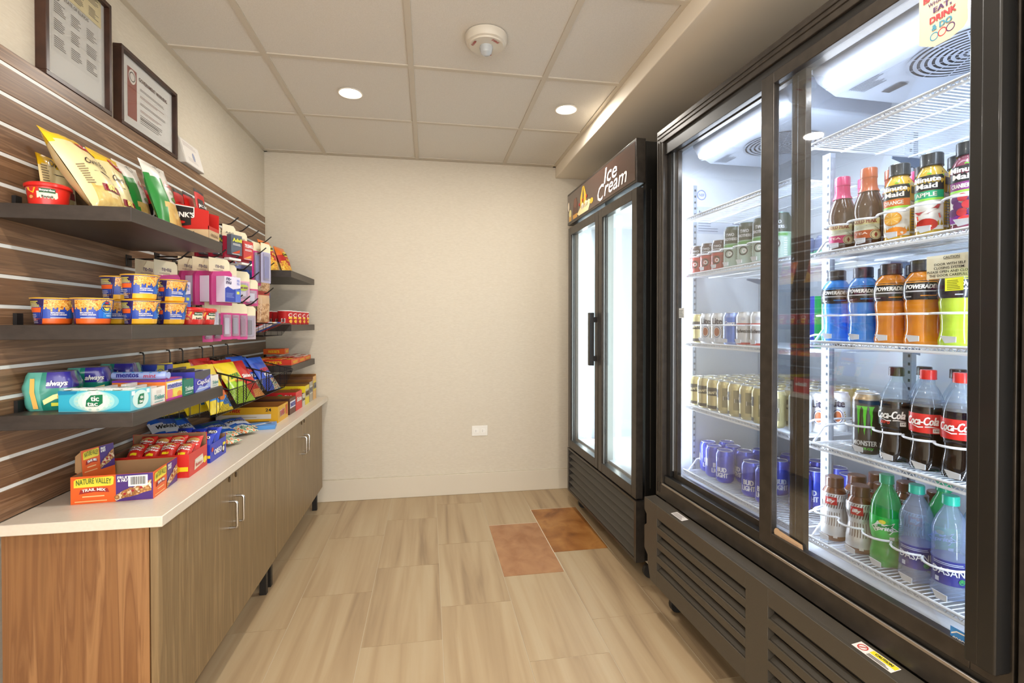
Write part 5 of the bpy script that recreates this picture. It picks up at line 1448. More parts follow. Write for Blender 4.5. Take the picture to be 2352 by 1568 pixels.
for i, (s, tt, ya) in enumerate(((.100, .185, 60), (.170, .165, 80), (.243, .163, YA), (.262, .236, YA - 40), (.185, .240, 20), (.115, .262, 10), (.400, .160, YA), (.474, .158, YA), (.330, .290, 30), (.405, .270, 60), (.255, .310, 40), (.345, .365, 0), (.552, .225, 20), (.535, .300, YA - 10), (.465, .310, 10), (.600, .370, YA), (.525, .400, 20), (.440, .400, 70))):
    put(P_bud, s, tt, ZL['E'], 'blue beer can, %s' % ['farthest corner by the light strip', 'second along the front', 'front one showing both words', 'just behind the one showing both words', 'second row near the light strip', 'second row in the corner', 'first of the pair beside the door frame', 'second of the pair beside the door frame',
        'middle of the back group', 'behind the pair at the door frame', 'back row near the corner', 'back row centre', 'in front seen through the near door', 'with white letters seen through the near door', 'behind the door frames', 'back one at the slotted post', 'far back seen through the near door', 'deepest one behind the door frames'][i], 'blue beer cans', ya)

# cartons lying in the bay
t = thing('cheese_carton', 'green and blue food carton standing on the middle shelf', 'food box', FW(.520, .300, ZL['C'] + .001), FROT - R(6), None)
b = B(); b.box(-.055, .055, -.035, .035, 0, .170, M('2c9a4e', .4)); b.obj('carton', t, bevel=.001)
f = faces(.11, .07, .17); b = B(); b.rect(f['f'], .022, 0, .055, .17, M('2a3cae', .4), .0006); b.rect(f['f'], .021, 0, .0225, .17, M('8ad0e8', .4), .0009); b.rect(f['f'], -.036, .008, -.010, .115, M('e4e8ec', .4), .0006); b.lines(f['f'], -.034, .012, -.012, .11, 14, M('6a7a70', .4), e=.001, fill=.3)
b.ell(f['f'], .006, .142, .010, .006, M('e8ecf0', .4), .0008); b.lines(f['f'], -.004, .045, .016, .132, 9, M('a8d8b8', .4), fill=.5); b.rect(f['l'], -.035, 0, .035, .17, M('c8b8a0', .4), .0006); b.rect(f['l'], -.035, 0, .035, .06, M('2a3cae', .4), .001)
b.obj('print', t)
t = thing('meal_tray', 'brown food carton behind the green one on the middle shelf', 'food box', FW(.585, .330, ZL['C'] + .001), FROT)
b = B(); b.box(-.006, .045, -.03, .03, 0, .168, M('4a3a30', .5)); b.obj('carton', t, bevel=.001); b = B(); b.rect(flat((0, -.03, 0), (1, 0, 0), (0, 0, 1)), .0, .09, .04, .15, M('8a5a44', .5), .0006); b.obj('print', t)
for i, (s, c2) in enumerate(((.465, '7fc0a0'), (.53, '86c8a8'), (.595, '8cc8ac'))):
    t = thing('yogurt_cup', 'clear topped green food cup, %s on the shelf behind the tall green cans' % ORD[i], 'food cup', FW(s, .330, ZL['B'] + .0005), FROT, 'green food cups')
    b = B(); b.lathe([(.022, 0), (.028, .045)], M(c2, .35), 24); b.obj('cup_body', t)
    b = B(); b.lathe([(.029, .045), (.0285, .05), (.024, .085), (.016, .096), (0, .098)], M('8b95b8', .15, trans=.35, coat=.4), 24); b.obj('dome_lid', t)

# ---------------------------------------------------------------- bottles
def bottle_proto(name, prof, mat, capm, cap, label=None, lobes=None, prt=None, n=32, sx=1, lz=None, liquid=None, cat='bottle', neckring=None):
    t = thing(name, 'x', cat)
    b = B(); b.lathe(prof, mat, n, lobes=lobes, zone=(liquid if liquid else None)); b.obj('bottle_body', t, angle=50)
    b = B(); cr, z0, z1 = cap
    b.lathe([(cr, z0), (cr * 1.03, z0 + .002), (cr, z0 + .004), (cr, z1 - .002), (cr * .93, z1), (0, z1)], capm, 24, lobes=lambda a, z: 1 + .015 * math.cos(a * 24)); b.obj('cap', t)
    def rad(v):
        for (r0, a), (r1, c) in zip(prof, prof[1:]):
            if a <= v <= c: return r0 + (r1 - r0) * (v - a) / max(1e-6, c - a)
        return prof[-1][0]
    if label:
        b = B(); za, zb_, lm = label[:3]
        pts = sorted({za, zb_} | {z for r, z in prof if za < z < zb_})
        b.lathe([(rad(z) + .0006, z) for z in pts], lm, n, zone=label[3] if len(label) > 3 else None, lobes=lobes if False else None)
        b.obj('label_sleeve', t)
    if prt:
        b = B(); prt(b, cylS(lambda v: rad(v) + .0008), rad); b.obj('label_print', t)
    return t
TEA = M('4a260c', .12, trans=.2, coat=.6)
teaprof = [(.026, 0), (.031, .004), (.032, .012), (.031, .018), (.032, .024), (.032, .075), (.031, .082), (.033, .090), (.0335, .105), (.031, .122), (.024, .142), (.0175, .158), (.0160, .172), (.0158, .198)]
def tea(cm):
    def p(b, S, rad):
        b.rect(S, -.034, .062, .030, .078, M('ddd69a', .45), .0004, 8); b.text('GOLD PEAK', S, -.004, .070, .052, .010, M('8a3a20', .45), e=.001, bold=.06)
        b.rect(S, -.034, .047, .030, .062, M('c9cbb0', .45), .0004, 8); b.poly(S, [(-.03, .048), (.028, .048), (.02, .055), (0, .059), (-.02, .053)], M('6a7a4a', .5), .001)
        b.rect(S, -.034, .026, .030, .047, M(cm, .45), .0004, 8); b.text('TEA', S, -.012, .039, .03, .006, M('f2d8c8', .45), e=.001, bold=.04)
        b.ell(S, .020, .034, .0125, .0125, M('d8cfa0', .45), .0014); b.ring(S, .020, .034, .011, .0012, M('6a3a24', .45), .002); b.poly(S, [(.020, .027), (.0235, .034), (.020, .041), (.0165, .034)], M('8a2a20', .45), .002)
        b.rect(S, .044, .03, .07, .075, M('7a4a34', .5), .0006, 4)
    t = bottle_proto('tea_bottle', teaprof, TEA, M(cm, .3, coat=.3), (.0185, .186, .212), prt=p)
    b = B(); b.lathe([(.0240, .150), (.0195, .160), (.0182, .172), (.0180, .187)], M(cm, .3, coat=.3), 24)
    b.obj('neck_wrap', t)
    return t
P_teaR = tea('c0306a'); P_teaO = tea('b4541e')
put(P_teaR, .785, .147, ZR['B'], 'tea bottle with raspberry pink cap and neck in the front row', 'tea bottles', YA)
put(P_teaR, .787, .222, ZR['B'], 'pink capped tea bottle directly behind the front pink one', 'tea bottles', YA)
put(P_teaO, .866, .147, ZR['B'], 'tea bottle with orange brown cap in the front row', 'tea bottles', YA)
put(P_teaO, .868, .222, ZR['B'], 'orange brown capped tea bottle in the second row', 'tea bottles', YA)
put(P_teaR, .868, .300, ZR['B'], 'pink capped tea bottle in the third row', 'tea bottles', YA)
mmprof = [(.024, 0), (.030, .004), (.0305, .014), (.029, .020), (.031, .028), (.031, .085), (.029, .095), (.031, .105), (.0315, .130), (.028, .148), (.021, .160), (.0185, .166), (.0180, .182)]
def mm(name, liq, band, txt, fruit):
    def p(b, S, rad):
        b.poly(S, [(-.034, .108), (.026, .108), (.026, .150), (0, .142), (-.034, .148)], M('26282a', .4), .0004)
        b.rect(S, -.034, .108, .028, .142, M('1c1e20', .4), .0006, 8); b.poly(S, [(-.034, .142), (0, .148), (.028, .142), (.028, .139), (0, .145), (-.034, .139)], M('5ab02a', .4), .0010)
        b.text('Minute', S, -.004, .133, .050, .012, WH, e=.0014, bold=.05); b.text('Maid', S, -.004, .118, .038, .012, WH, e=.0014, bold=.05)
        b.rect(S, -.034, .090, .028, .107, M(band, .4), .0006, 8); b.text(txt, S, -.006, .0985, .040, .009, M('f4f0e4', .4), e=.0014, bold=.03); b.rect(S, -.034, .085, .028, .090, M('8ac83a', .4), .0008, 8)
        b.rect(S, -.034, .018, .028, .085, M('e9e7e0', .4), .0004, 8)
        fruit(b, S)
        b.rect(S, .029, .022, .055, .145, M('cfc8b4', .4), .0006, 4); b.lines(S, .031, .03, .052, .105, 12, M('6a6458', .4), e=.001, fill=.35); b.rect(S, .031, .118, .052, .135, M('2a2424', .4), .001, 3)
    return bottle_proto('juice_bottle', mmprof, M(liq, .12, trans=.15, coat=.6), M('26292c', .35, coat=.2), (.0215, .166, .196), prt=p)
def fr_o(b, S):
    b.ell(S, -.008, .060, .020, .017, M('e89a28', .4), .0010); b.ell(S, -.008, .060, .017, .0145, M('f2b84a', .4), .0014)
    for k in range(8): b.poly(S, [(-.008, .060), (-.008 + .017 * math.cos(k * .785), .060 + .0145 * math.sin(k * .785)), (-.008 + .017 * math.cos(k * .785 + .08), .060 + .0145 * math.sin(k * .785 + .08))], M('f8e2b0', .4), .0018)
    b.ell(S, .0, .028, .022, .011, M('ea8a20', .4), .001)
def fr_a(b, S):
    b.ell(S, -.004, .030, .021, .014, M('b8281c', .4), .001); b.poly(S, [(-.024, .052), (.020, .054), (.022, .044), (-.022, .042)], M('d8584a', .4), .0012); b.poly(S, [(-.030, .062), (-.01, .060), (.01, .068), (.024, .082), (.018, .066), (0, .055), (-.02, .054)], M('a8282c', .4), .0012)
def fr_g(b, S):
    for k, (u, v) in enumerate(((-.02, .07), (-.006, .074), (.010, .068), (-.014, .056), (.002, .058), (.018, .054), (-.022, .042), (-.006, .042), (.010, .042))): b.ell(S, u, v, .0088, .0088, M(('6a3a6e', 'b8343a', '5a3060')[k % 3], .35), .0010 + .0003 * k)
    b.rect(S, -.03, .020, .026, .036, M('8a3a9a', .4), .003, 6); b.ell(S, 0, .028, .012, .006, M('d83a3a', .4), .0036)
P_oj = mm('juice_bottle', 'e0b43a', 'd8702a', 'ORANGE', fr_o); P_ap = mm('juice_bottle', 'c8a83c', '1fa878', 'APPLE', fr_a); P_gr = mm('juice_bottle', '8a4a5a', '8a3a80', 'CRANBERRY', fr_g)
put(P_oj, .949, .147, ZR['B'], 'juice bottle with orange band and orange slices on its label', 'juice bottles', YA - 6)
put(P_ap, 1.026, .147, ZR['B'], 'juice bottle with green band and red apple on its label', 'juice bottles', YA - 6)
put(P_gr, 1.104, .147, ZR['B'], 'juice bottle with purple band and grapes on its label', 'juice bottles', YA - 6)
put(P_oj, .950, .225, ZR['B'], 'juice bottle behind the orange banded one', 'juice bottles', YA + 60)
put(P_ap, 1.028, .225, ZR['B'], 'juice bottle behind the green banded one', 'juice bottles', YA + 60)
put(P_gr, 1.105, .225, ZR['B'], 'juice bottle behind the purple banded one', 'juice bottles', YA + 60)
pwprof = [(.028, 0), (.034, .004), (.035, .014), (.033, .022), (.031, .035), (.0305, .055), (.033, .085), (.0345, .100), (.033, .106), (.036, .112), (.0375, .125), (.037, .140), (.033, .156), (.026, .168), (.0200, .174), (.0195, .184)]
def pw(liq, flav):
    def p(b, S, rad):
        b.text('POWERADE', S, 0, .138, .056, .010, WH, e=.0014, bold=.07, shear=.2); b.lines(S, -.03, .126, .032, .131, 1, M('c8c8cc', .4), e=.0014, fill=.6, nu=6); b.rect(S, .0, .116, .030, .118, M(flav, .4), .0014, 4); b.rect(S, -.032, .148, .032, .150, M(flav, .4), .0012, 6); b.lines(S, -.03, .114, -.016, .119, 1, M('b8b8bc', .4), e=.0014)
    return bottle_proto('sports_drink_bottle', pwprof, M(liq, .10, trans=.30, coat=.8), M('2a2422', .35, coat=.2), (.0225, .174, .202), label=(.108, .152, M('1d1a1c', .25, coat=.5)), prt=p)
P_pb = pw('4a9ef2', '3a9af0'); P_po = pw('f29a26', 'f09a2a'); P_py = pw('cfe84a', 'd8f04a')
for i, s in enumerate((.765, .849)): put(P_pb, s, .150, ZR['C'], 'bright blue sports drink, %s of the front pair' % ORD[i], 'blue sports drinks', YA)
for i, s in enumerate((.927, 1.004)): put(P_po, s, .150, ZR['C'], 'orange sports drink, %s of the front pair' % ORD[i], 'orange sports drinks', YA)
put(P_py, 1.083, .150, ZR['C'], 'lime yellow sports drink behind the caution sticker', 'lime sports drinks', YA + 40)
for i, (pp, s, l) in enumerate(((P_pb, .851, 'bright blue sports drink behind the front pair'), (P_pb, .928, 'bright blue sports drink behind the first orange one'), (P_po, 1.005, 'orange sports drink in the second row'), (P_po, 1.083, 'orange sports drink behind the lime yellow one'))):
    put(pp, s, .228, ZR['C'], l, pp['group'], YA)
# colas
colap = [(.020, 0), (.030, .003), (.0335, .012), (.0345, .028), (.0325, .045), (.0305, .062), (.032, .078), (.0345, .090), (.0350, .105), (.0345, .135), (.0330, .150), (.028, .170), (.020, .188), (.0135, .200), (.0125, .206), (.0125, .214)]
COLA = M('180b05', .1, trans=.12, coat=.8); CLEAR = M('dfe8f0', .08, trans=.8, coat=.8)
petal = lambda a, z: 1 + (.10 * (1 - z / .03) * math.cos(5 * a) if z < .03 else 0)
def coke(band, name, zero=False):
    lb = M(band, .35, coat=.2)
    def p(b, S, rad):
        b.text('Coca-Cola', S, -.004, .118, .060, .019, WH, e=.0014, bold=.03, shear=.35, rot=.03)
        b.poly(S, [(-.03, .108), (-.01, .104), (.012, .107), (.03, .103), (.012, .1045), (-.01, .1015)], WH, .0014)
        b.rect(S, .016, .092, .028, .102, WH, .0014, 3); b.text('240', S, .022, .098, .009, .004, BK, e=.002)
        if zero: b.text('zero', S, -.014, .099, .022, .007, M('d8341c', .4), e=.0016, bold=.04)
    return bottle_proto('cola_bottle', colap, COLA, M('c8281e' if not zero else '2a1714', .35, coat=.2), (.0155, .212, .234), lobes=petal, liquid=lambda z: CLEAR if z > .155 else COLA, label=(.090, .134, lb), prt=p)
P_ck = coke('d4221e', 'red'); P_cz = coke('1c1616', 'zero', True)
P_lm = put(P_mon, .863, .150, ZR['D'], 'tall black energy drink can with green claw mark', 'energy drink cans', YA, 'drink can')
put(P_cz, .943, .150, ZR['D'], 'black label cola bottle with dark cap in the front row', 'cola bottles', YA - 8)
put(P_ck, 1.020, .150, ZR['D'], 'red label cola bottle beside the black label one', 'cola bottles', YA - 8)
put(P_ck, 1.092, .150, ZR['D'], 'red label cola bottle against the near edge of the door glass', 'cola bottles', YA - 8)
put(P_cz, .946, .232, ZR['D'], 'dark capped cola bottle behind the black label one', 'cola bottles', YA)
put(P_cz, 1.022, .235, ZR['D'], 'dark capped cola bottle in the second row centre', 'cola bottles', YA)
put(P_ck, 1.060, .310, ZR['D'], 'red capped cola bottle in the third row', 'cola bottles', YA)
put(P_cz, 1.096, .235, ZR['D'], 'dark capped cola bottle in the second row by the near edge', 'cola bottles', YA)
# coffees
cfp = [(.026, 0), (.031, .004), (.0315, .012), (.031, .04), (.026, .075), (.0255, .085), (.028, .095), (.0315, .115), (.031, .130), (.026, .142), (.0215, .150), (.0210, .162)]
def cof_p(b, S, rad):
    for k in range(11):
        u = -.034 + .0062 * k
        b.poly(S, [(u, .094), (u + .0022, .094), (u + .006, .110), (u + .010, .132), (u + .0075, .132), (u + .0035, .110)], M('5a3a26', .4), .0006)
        if 1 < k < 9: b.poly(S, [(u + .002, .045), (u + .0036, .045), (u + .0044, .06), (u + .003, .082), (u + .0014, .082), (u + .0026, .06)], M('5a3a26', .4), .0006)
    b.rect(S, -.016, .104, .012, .126, M('cc2420', .4), .0016, 4); b.text('illy', S, -.002, .115, .018, .013, WH, e=.0024, bold=.05, shear=.2)
    b.rect(S, .030, .03, .055, .125, M('a8a8a8', .4), .0006, 4); b.rect(S, .004, .012, .014, .020, M('e4e0dc', .4), .001, 2)
P_cf = bottle_proto('coffee_bottle', cfp, M('6e4020', .25, coat=.4), M('54301c', .3, coat=.3), (.0225, .150, .178), label=(.016, .134, M('d3d3d2', .3, metal=.35)), prt=cof_p)
put(P_cf, .762, .150, ZR['E'], 'silver striped coffee bottle first in the front row', 'coffee bottles', YA)
put(P_cf, .842, .152, ZR['E'], 'silver striped coffee bottle second in the front row, beside the green soda', 'coffee bottles', YA)
for i, (s, tt) in enumerate(((.764, .225), (.843, .228), (.762, .300), (.845, .303), (.925, .305), (.93, .235))): put(P_cf, s, tt, ZR['E'], 'brown capped coffee bottle, %s row back, %s' % (('second', 'second', 'third', 'third', 'third', 'second')[i], ('first', 'middle', 'first', 'middle', 'last', 'last')[i]), 'coffee bottles', YA)
SPR = M('1fb84a', .1, trans=.35, coat=.8); SPC = M('5ad88a', .08, trans=.6, coat=.8)
def spr_p(b, S, rad):
    b.poly(S, [(-.030, .100), (-.02, .108), (-.014, .118), (0, .110), (.022, .118), (.016, .108), (.030, .098), (.018, .096), (.012, .088), (-.02, .090)], WH, .0010); b.poly(S, [(-.027, .100), (-.018, .106), (0, .107), (.019, .115), (.013, .107), (.026, .099), (.014, .098), (.010, .0905), (-.018, .092)], M('1f8a3c', .4), .0014); b.text('Sprite', S, -.002, .100, .038, .013, WH, e=.002, bold=.05, shear=.2, rot=.05); b.ell(S, -.004, .117, .007, .005, M('f0e040', .4), .002)
    b.rect(S, .010, .074, .020, .082, WH, .0016, 3); b.lines(S, .03, .078, .045, .12, 8, M('9ae8b0', .4), e=.001, fill=.5)
P_sp = bottle_proto('soda_bottle', colap, SPR, M('149a6c', .35, coat=.2), (.0155, .208, .230), lobes=petal, liquid=lambda z: SPC if z > .158 else SPR, label=(.072, .128, M('22c24e', .35, coat=.3)), prt=spr_p)
put(P_sp, .918, .152, ZR['E'], 'green lemon lime soda bottle in the front row', 'green soda bottles', YA)
for i, (s, tt) in enumerate(((.995, .232), (1.045, .31))): put(P_sp, s, tt, ZR['E'], 'green soda bottle standing in the %s row' % ORD[i + 1], 'green soda bottles', YA)
dsp = [(.020, 0), (.030, .003), (.034, .012), (.034, .03), (.0325, .045), (.033, .05), (.033, .085), (.034, .09), (.0345, .1), (.0335, .106), (.0345, .112), (.0335, .118), (.0345, .124), (.0330, .135), (.0345, .145), (.032, .160), (.025, .180), (.0165, .195), (.0130, .202), (.0125, .212)]
WAT = M('cddcf2', .06, trans=.76, coat=.9)
def das_p(b, S, rad):
    b.text('DASANI', S, 0, .066, .062, .016, M('e4e8f0', .4), e=.0012, bold=.02); b.lines(S, -.03, .080, .03, .087, 2, M('c8d0e4', .4), e=.001, fill=.35, nu=6); b.ring(S, .022, .048, .006, .0018, M('3aa85a', .4), .0014); b.poly(S, [(.018, .046), (.022, .055), (.026, .046)], M('3aa85a', .4), .0012); b.rect(S, -.026, .040, -.018, .050, M('cfd8ec', .4), .001, 2)
P_ds = bottle_proto('water_bottle', dsp, WAT, M('1fb49a', .35, coat=.2), (.0155, .208, .228), lobes=petal, label=(.036, .090, M('30388c', .3, coat=.3, trans=.06)), prt=das_p)
put(P_ds, .994, .152, ZR['E'], 'clear water bottle with teal cap beside the green soda', 'water bottles', YA)
put(P_ds, 1.070, .152, ZR['E'], 'clear water bottle with teal cap at the near edge of the glass', 'water bottles', YA)
put(P_ds, 1.074, .232, ZR['E'], 'clear water bottle in the second row by the near edge', 'water bottles', YA)
put(P_ds, 1.120, .31, ZR['E'], 'clear water bottle in the third row', 'water bottles', YA)

# door stickers
Sd = flat((0, .0108, 0), (1, 0, 0), (0, 0, 1))
def sticker(lab_, fn):
    b = B(); fn(b); o = b.obj('door_sticker'); o.location = FO; o.rotation_euler = (0, 0, FROT)
    tag(o, lab_, 'sticker')
def s_cau(b):
    b.rect(Sd, 1.124, 1.302, 1.210, 1.349, M('d3d6c4', .5, trans=.2), .0003)
    b.text('CAUTION', Sd, 1.172, 1.3435, .030, .0048, BK, e=.0006, bold=.02); b.rect(Sd, 1.157, 1.3398, 1.187, 1.3404, BK, .0006)
    for k, s_ in enumerate(('DOOR WITH SELF', 'CLOSING SYSTEM.', 'PLEASE OPEN AND CLOSE', 'THE DOOR CAREFULLY')):
        b.text(s_, Sd, (1.169, 1.168, 1.1675, 1.168)[k], 1.3305 - .0075 * k, (.058, .058, .083, .076)[k], .0048, BK, e=.0006, bold=.02)
    b.rect(Sd, 1.160, 1.276, 1.194, 1.3015, M('dff03c', .5), .0003); b.lines(Sd, 1.164, 1.279, 1.190, 1.299, 6, M('7a8430', .5), e=.0006, fill=.35)
sticker('pale rectangular caution sticker on the glass above a yellow square', s_cau)
def s_bal(b):
    b.poly(Sd, [(1.104, 1.795), (1.11, 1.790), (1.135, 1.776), (1.165, 1.776), (1.190, 1.784), (1.197, 1.794), (1.197, 1.905), (1.188, 1.915), (1.113, 1.915), (1.104, 1.905)], M('d6c6ac', .5), .0003)
    rd, pu, bl = M('d8464c', .5), M('5a4068', .5), M('4a90a8', .5)
    b.text('BALANCE', Sd, 1.151, 1.880, .074, .013, rd, e=.0006, bold=.06); b.text('WHAT YOU', Sd, 1.151, 1.865, .056, .008, pu, e=.0006)
    b.text('EAT,', Sd, 1.151, 1.849, .034, .0125, pu, e=.0006, bold=.07); b.text('DRINK', Sd, 1.152, 1.832, .050, .0125, rd, e=.0006, bold=.07); b.text('& DO', Sd, 1.150, 1.815, .038, .0115, bl, e=.0006, bold=.05)
    for k, c in enumerate((bl, rd, pu)): b.ring(Sd, 1.135 + .0155 * k, 1.797 + .001 * k, .0085, .002, c, .0006)
sticker('cream shield sticker about balance at the top of the near door', s_bal)
def s_en(b):
    B_ = M('3a8ad8', .4)
    b.rect(Sd, 1.176, .568, 1.214, .613, B_, .0003); b.ring(Sd, 1.199, .640, .024, .002, WH, .0005) if False else None
    b.poly(Sd, [(1.178, .601), (1.188, .608), (1.202, .609), (1.213, .603), (1.213, .600), (1.202, .6065), (1.188, .6055), (1.178, .598)], WH, .0006)
    b.text('energy', Sd, 1.196, .592, .030, .009, WH, e=.0006, bold=.02, shear=.3); b.rect(Sd, 1.177, .582, 1.213, .5828, WH, .0006); b.text('ENERGY STAR', Sd, 1.195, .575, .034, .006, WH, e=.0006, bold=.04)
sticker('blue and white energy sticker in the lower corner of the glass', s_en)
def s_tan(b):
    b.poly(Sd, [(.706 + .014 * math.cos(a * .35), .600 + .014 * math.sin(a * .35)) for a in range(18)], M('c8a988', .5), .0003)
    b.poly(Sd, [(.710, .589), (.800, .583), (.803, .590), (.800, .606), (.716, .611)], M('c8a988', .5), .0005)
    b.lines(Sd, .722, .592, .79, .604, 1, M('b8977a', .5), e=.0008, fill=.6)
sticker('tan keyhole shaped sticker at the lower corner of the near glass', s_tan)
b = B(); b.rect(flat((0, .0405, 0), (1, 0, 0), (0, 0, 1)), .112, 1.235, .152, 1.275, M('dfe6ea', .5), .0004); b.lines(flat((0, .0405, 0), (1, 0, 0), (0, 0, 1)), .115, 1.24, .15, 1.27, 5, M('7a868c', .5), e=.0008, fill=.4)
o = b.obj('door_sticker'); o.location = FO; o.rotation_euler = (0, 0, FROT); tag(o, 'small white label at the edge of the far sliding door', 'sticker')

# ================================================================ ICE CREAM FREEZER
ZROT = R(1.6) - PI / 2
ZO = Vector((.924, 3.19, 0))
t = thing('ice_cream_freezer', 'narrower black upright freezer with brown ice cream header panel', 'freezer', ZO, ZROT)
Wf, Df = 1.035, .62
b = B()
b.box(0, .03, .045, Df, .10, 2.06, FBL); b.box(Wf - .03, Wf, .045, Df, .10, 2.06, FBL); b.box(.03, Wf - .03, Df - .02, Df, .10, 2.06, FBL)
b.box(.03, Wf - .03, .045, Df - .02, 1.86, 2.06, FBL); b.box(.03, Wf - .03, .045, Df - .02, .10, .435, FBL)
b.box(Wf - .0005, Wf + .002, .07, .072, .44, 1.84, M('4a4640', .4)); b.box(Wf - .0005, Wf + .004, .10, .104, .10, 2.06, FBL)
b.obj('cabinet_shell', t, bevel=.002)
b = B(); x0, x1, y0, y1, z0, z1 = .031, Wf - .031, .06, Df - .021, .436, 1.858
b.box(x0, x0 + .003, y0, y1, z0, z1, INT); b.box(x1 - .003, x1, y0, y1, z0, z1, INT); b.box(x0, x1, y1 - .003, y1, z0, z1, INT); b.box(x0, x1, y0, y1, z0, z0 + .01, INT); b.box(x0, x1, y0, y1, z1 - .003, z1, INT)
b.obj('interior_liner', t)
# header
HB = M('43302a', .22, coat=.6)
b = B(); b.box(-.002, Wf + .002, -.004, .044, 1.866, 2.072, FBR); hd = b.obj('header_frame', t, bevel=.003)
Sh = flat((0, -.0045, 0), (1, 0, 0), (0, 0, 1))
b = B(); b.rect(Sh, .008, 1.880, Wf - .008, 2.058, HB, .0008); b.obj('header_panel', hd)
b = B()
HW = M('e6d8d4', .35)
b.text('Ice', Sh, .735, 2.002, .175, .082, HW, e=.0016, bold=.012, shear=.2, rot=-.03); b.text('C', Sh, .600, 1.930, .095, .088, HW, e=.0016, bold=.012, shear=.25); b.text('ream', Sh, .795, 1.925, .290, .055, HW, e=.0016, bold=.012, shear=.25)
YB_ = M('e4b83c', .4); CRM = M('ecd9a4', .4)
# banana split
b.poly(Sh, [(.235, 1.884), (.40, 1.884), (.445, 1.935), (.41, 1.945), (.26, 1.93), (.20, 1.90)], CRM, .0014)
b.poly(Sh, [(.26, 1.925), (.262, 1.985), (.30, 2.045), (.312, 2.048), (.30, 1.99), (.305, 1.93)], YB_, .0018); b.poly(Sh, [(.315, 1.93), (.325, 1.99), (.316, 2.046), (.33, 2.044), (.365, 1.985), (.37, 1.93)], M('d8a430', .4), .0020)
b.ell(Sh, .455, 1.925, .028, .016, M('d8a030', .4), .0018); b.ell(Sh, .30, 1.93, .022, .018, M('e8dcc8', .4), .0022); b.ell(Sh, .36, 1.932, .022, .018, M('ead8b8', .4), .0024)
for u, v in ((.245, 1.95), (.305, 1.965), (.372, 1.972)): b.ell(Sh, u, v, .010, .010, M('b82a2a', .4), .0028)
for k in range(6): b.poly(Sh, [(.28 + .02 * k, 1.915), (.284 + .02 * k, 1.915), (.292 + .02 * k, 1.935), (.288 + .02 * k, 1.935)], M('2a1610', .4), .003)
b.poly(Sh, [(.115, 1.884), (.205, 1.884), (.215, 1.95), (.19, 2.01), (.14, 2.01), (.11, 1.94)], M('5a3a2c', .4), .0014); b.ell(Sh, .165, 1.98, .03, .03, M('7a5040', .4), .0018); b.poly(Sh, [(.12, 1.884), (.2, 1.884), (.205, 1.91), (.115, 1.91)], M('c8903a', .4), .0018)
b.ell(Sh, .06, 1.935, .026, .024, M('e8dc98', .4), .0014); b.poly(Sh, [(.035, 1.884), (.085, 1.884), (.086, 1.92), (.034, 1.92)], M('d0a050', .4), .0012); b.ell(Sh, .028, 1.985, .016, .03, M('e8d8c0', .4), .0014)
b.obj('header_artwork', hd)
# doors
def zdoor(s0, s1, label=None):
    za, zb_ = .392, 1.846
    d = B(); q = .050
    d.box(s0, s0 + q, 0, .036, za, zb_, FBR); d.box(s1 - q, s1, 0, .036, za, zb_, FBR); d.box(s0 + q, s1 - q, 0, .036, za, za + q, FBR); d.box(s0 + q, s1 - q, 0, .036, zb_ - q, zb_, FBR)
    o = d.obj('hinged_door', t, bevel=.002)
    g = B(); g.box(s0 + q - .002, s1 - q + .002, .014, .018, za + q - .002, zb_ - q + .002, DOORGL); g.obj('glass_pane', o)
    for a, c in ((s0 + q, s0 + q + .008), (s1 - q - .008, s1 - q)):
        g = B(); g.box(a, c, .010, .013, za + q, zb_ - q, M('b9c0c0', .3, metal=.6)); g.obj('glass_trim', o)
    return o
d1 = zdoor(.004, .545); d2 = zdoor(.552, Wf - .004)
b = B(); b.box(.490, .520, -.040, -.012, .975, 1.275, FBL); b.box(.4955, .5145, -.013, .0, 1.00, 1.03, FBL); b.box(.4955, .5145, -.013, .0, 1.22, 1.25, FBL); b.obj('door_handle', d1, bevel=.002)
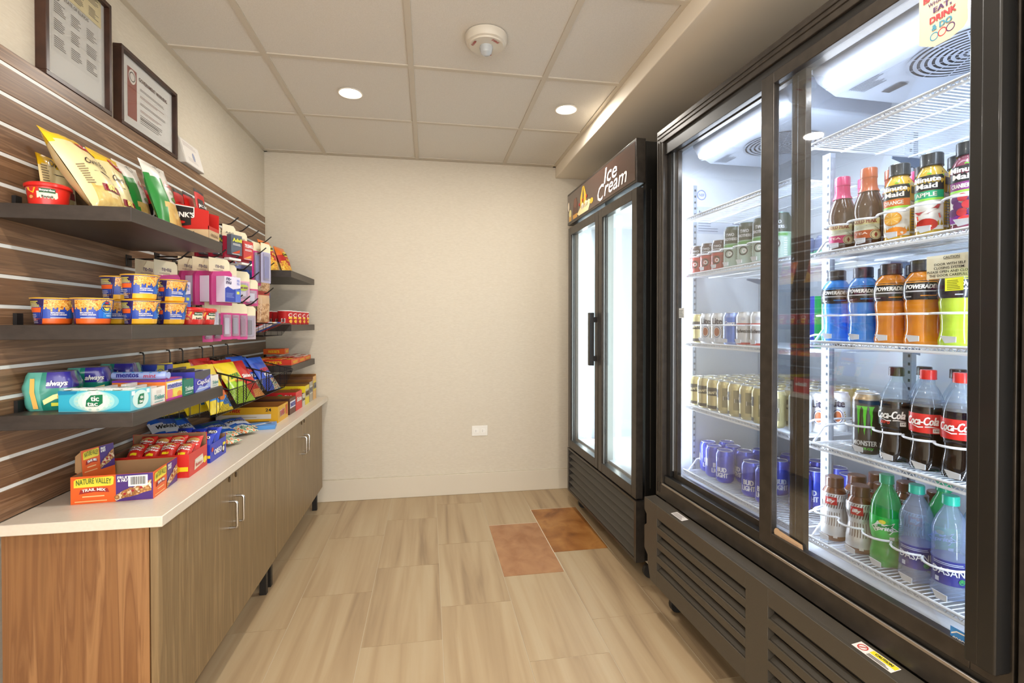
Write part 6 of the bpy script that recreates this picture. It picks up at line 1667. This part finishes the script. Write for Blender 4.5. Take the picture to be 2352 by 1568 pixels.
# mullion, lights, posts, shelves inside
b = B(); b.box(.535, .562, .045, .085, .436, 1.858, M('aab2b2', .4)); b.obj('centre_mullion', t)
for x in (.075, .62):
    b = B(); b.box(x, x + .022, .075, .090, .47, 1.80, M('f2fff8', .5, emit=7)); ls = b.obj('led_strip', t, label='added unseen vertical light strip'); strip_light(ls, (x + .011, .095, 1.13), (R(90), 0, R(-25 if x < .3 else 10)), .02, 1.3, 3.2, (.90, 1, .95))
for x, y in ((.045, .16), (.045, .5), (Wf - .05, .16), (.56, .5), (.70, .28)):
    b = B(); b.box(x - .01, x + .01, y - .01, y + .01, .45, 1.84, PST)
    S = flat((x, y - .01, 0), (1, 0, 0), (0, 0, 1)); z = .47
    while z < 1.8: b.rect(S, -.003, z, .003, z + .008, M('40464a', .6), .0004); z += .03
    b.obj('shelf_post', t)
for z in (1.50, 1.23, .96, .70):
    for nm, a, c in (('first', .60, .98), ):
        b = B()
        for i in range(31): b.rod((a + (c - a) * i / 30, .29, z), (a + (c - a) * i / 30, .56, z), .0014, WIRE, 5)
        q = b.obj('wire_shelf', t, label='white wire shelf')
        b = B(); b.tube([(a, .29, z - .003), (c, .29, z - .003), (c, .56, z - .003), (a, .56, z - .003), (a, .29, z - .003)], .003, WIRE, 6); b.obj('support_rods', q)
# louvres
b = B()
b.box(-.002, Wf + .004, -.002, .042, .098, .112, FBR); b.box(-.002, Wf + .004, -.002, .042, .372, .384, FBR); b.box(-.002, .022, -.002, .042, .112, .372, FBR); b.box(Wf - .018, Wf + .004, -.002, .042, .112, .372, FBR)
b.box(.022, Wf - .018, .036, .042, .112, .372, M('0c0b0a', .7))
for k in range(6):
    z = .112 + .0433 * k
    b.prism([(.000, z + .002), (.003, z), (.034, z + .034), (.034, z + .042), (.004, z + .010)], .022, Wf - .018, M('3d3933', .35, metal=.3), 'x')
b.obj('louvre_panel', t)
for x, y in ((.08, .08), (Wf - .04, .09), (.08, Df - .08), (Wf - .06, Df - .08)):
    b = B(); b.box(x - .015, x + .015, y - .015, y + .015, .070, .0995, SILV); fk = b.obj('caster_fork', t)
    v = B(); n = 18; v.add([(x + sx * .010, y + .034 * math.cos(2 * PI * k / n), .0345 + .034 * math.sin(2 * PI * k / n)) for sx in (-1, 1) for k in range(n)], [tuple(range(n)), tuple(range(2 * n - 1, n - 1, -1))] + [(k, k + n, (k + 1) % n + n, (k + 1) % n) for k in range(n)], M('2a2826', .5)); v.obj('wheel', fk)
# treats on the freezer floor
zc = Matrix.Translation(ZO) @ Matrix.Rotation(ZROT, 4, 'Z')
t = thing('ice_cream_box', 'white open carton of wrapped treats low in the freezer', 'food box', zc @ Vector((.85, .22, .447)), ZROT)
b = B(); tray(b, .16, .20, .07, WH, WH, hb=.09, inside=WH); b.obj('carton', t)
t = thing('ice_cream_pack', 'red and white wrapped treat standing in the open freezer carton', 'ice cream pack', zc @ Vector((.85, .20, .452)), rot=(R(-10), 0, ZROT))
bag(t, .11, .17, .03, lambda u, v: M('c83a2c', .35, coat=.3) if (v > .55 or v < .2) else (M('e8b060', .4) if u > .4 else WH), None, seed=140)
for n_ in [o for o in bpy.data.objects if o.type == 'EMPTY' and o.get('label') == 'x']: print('UNUSED', n_.name)
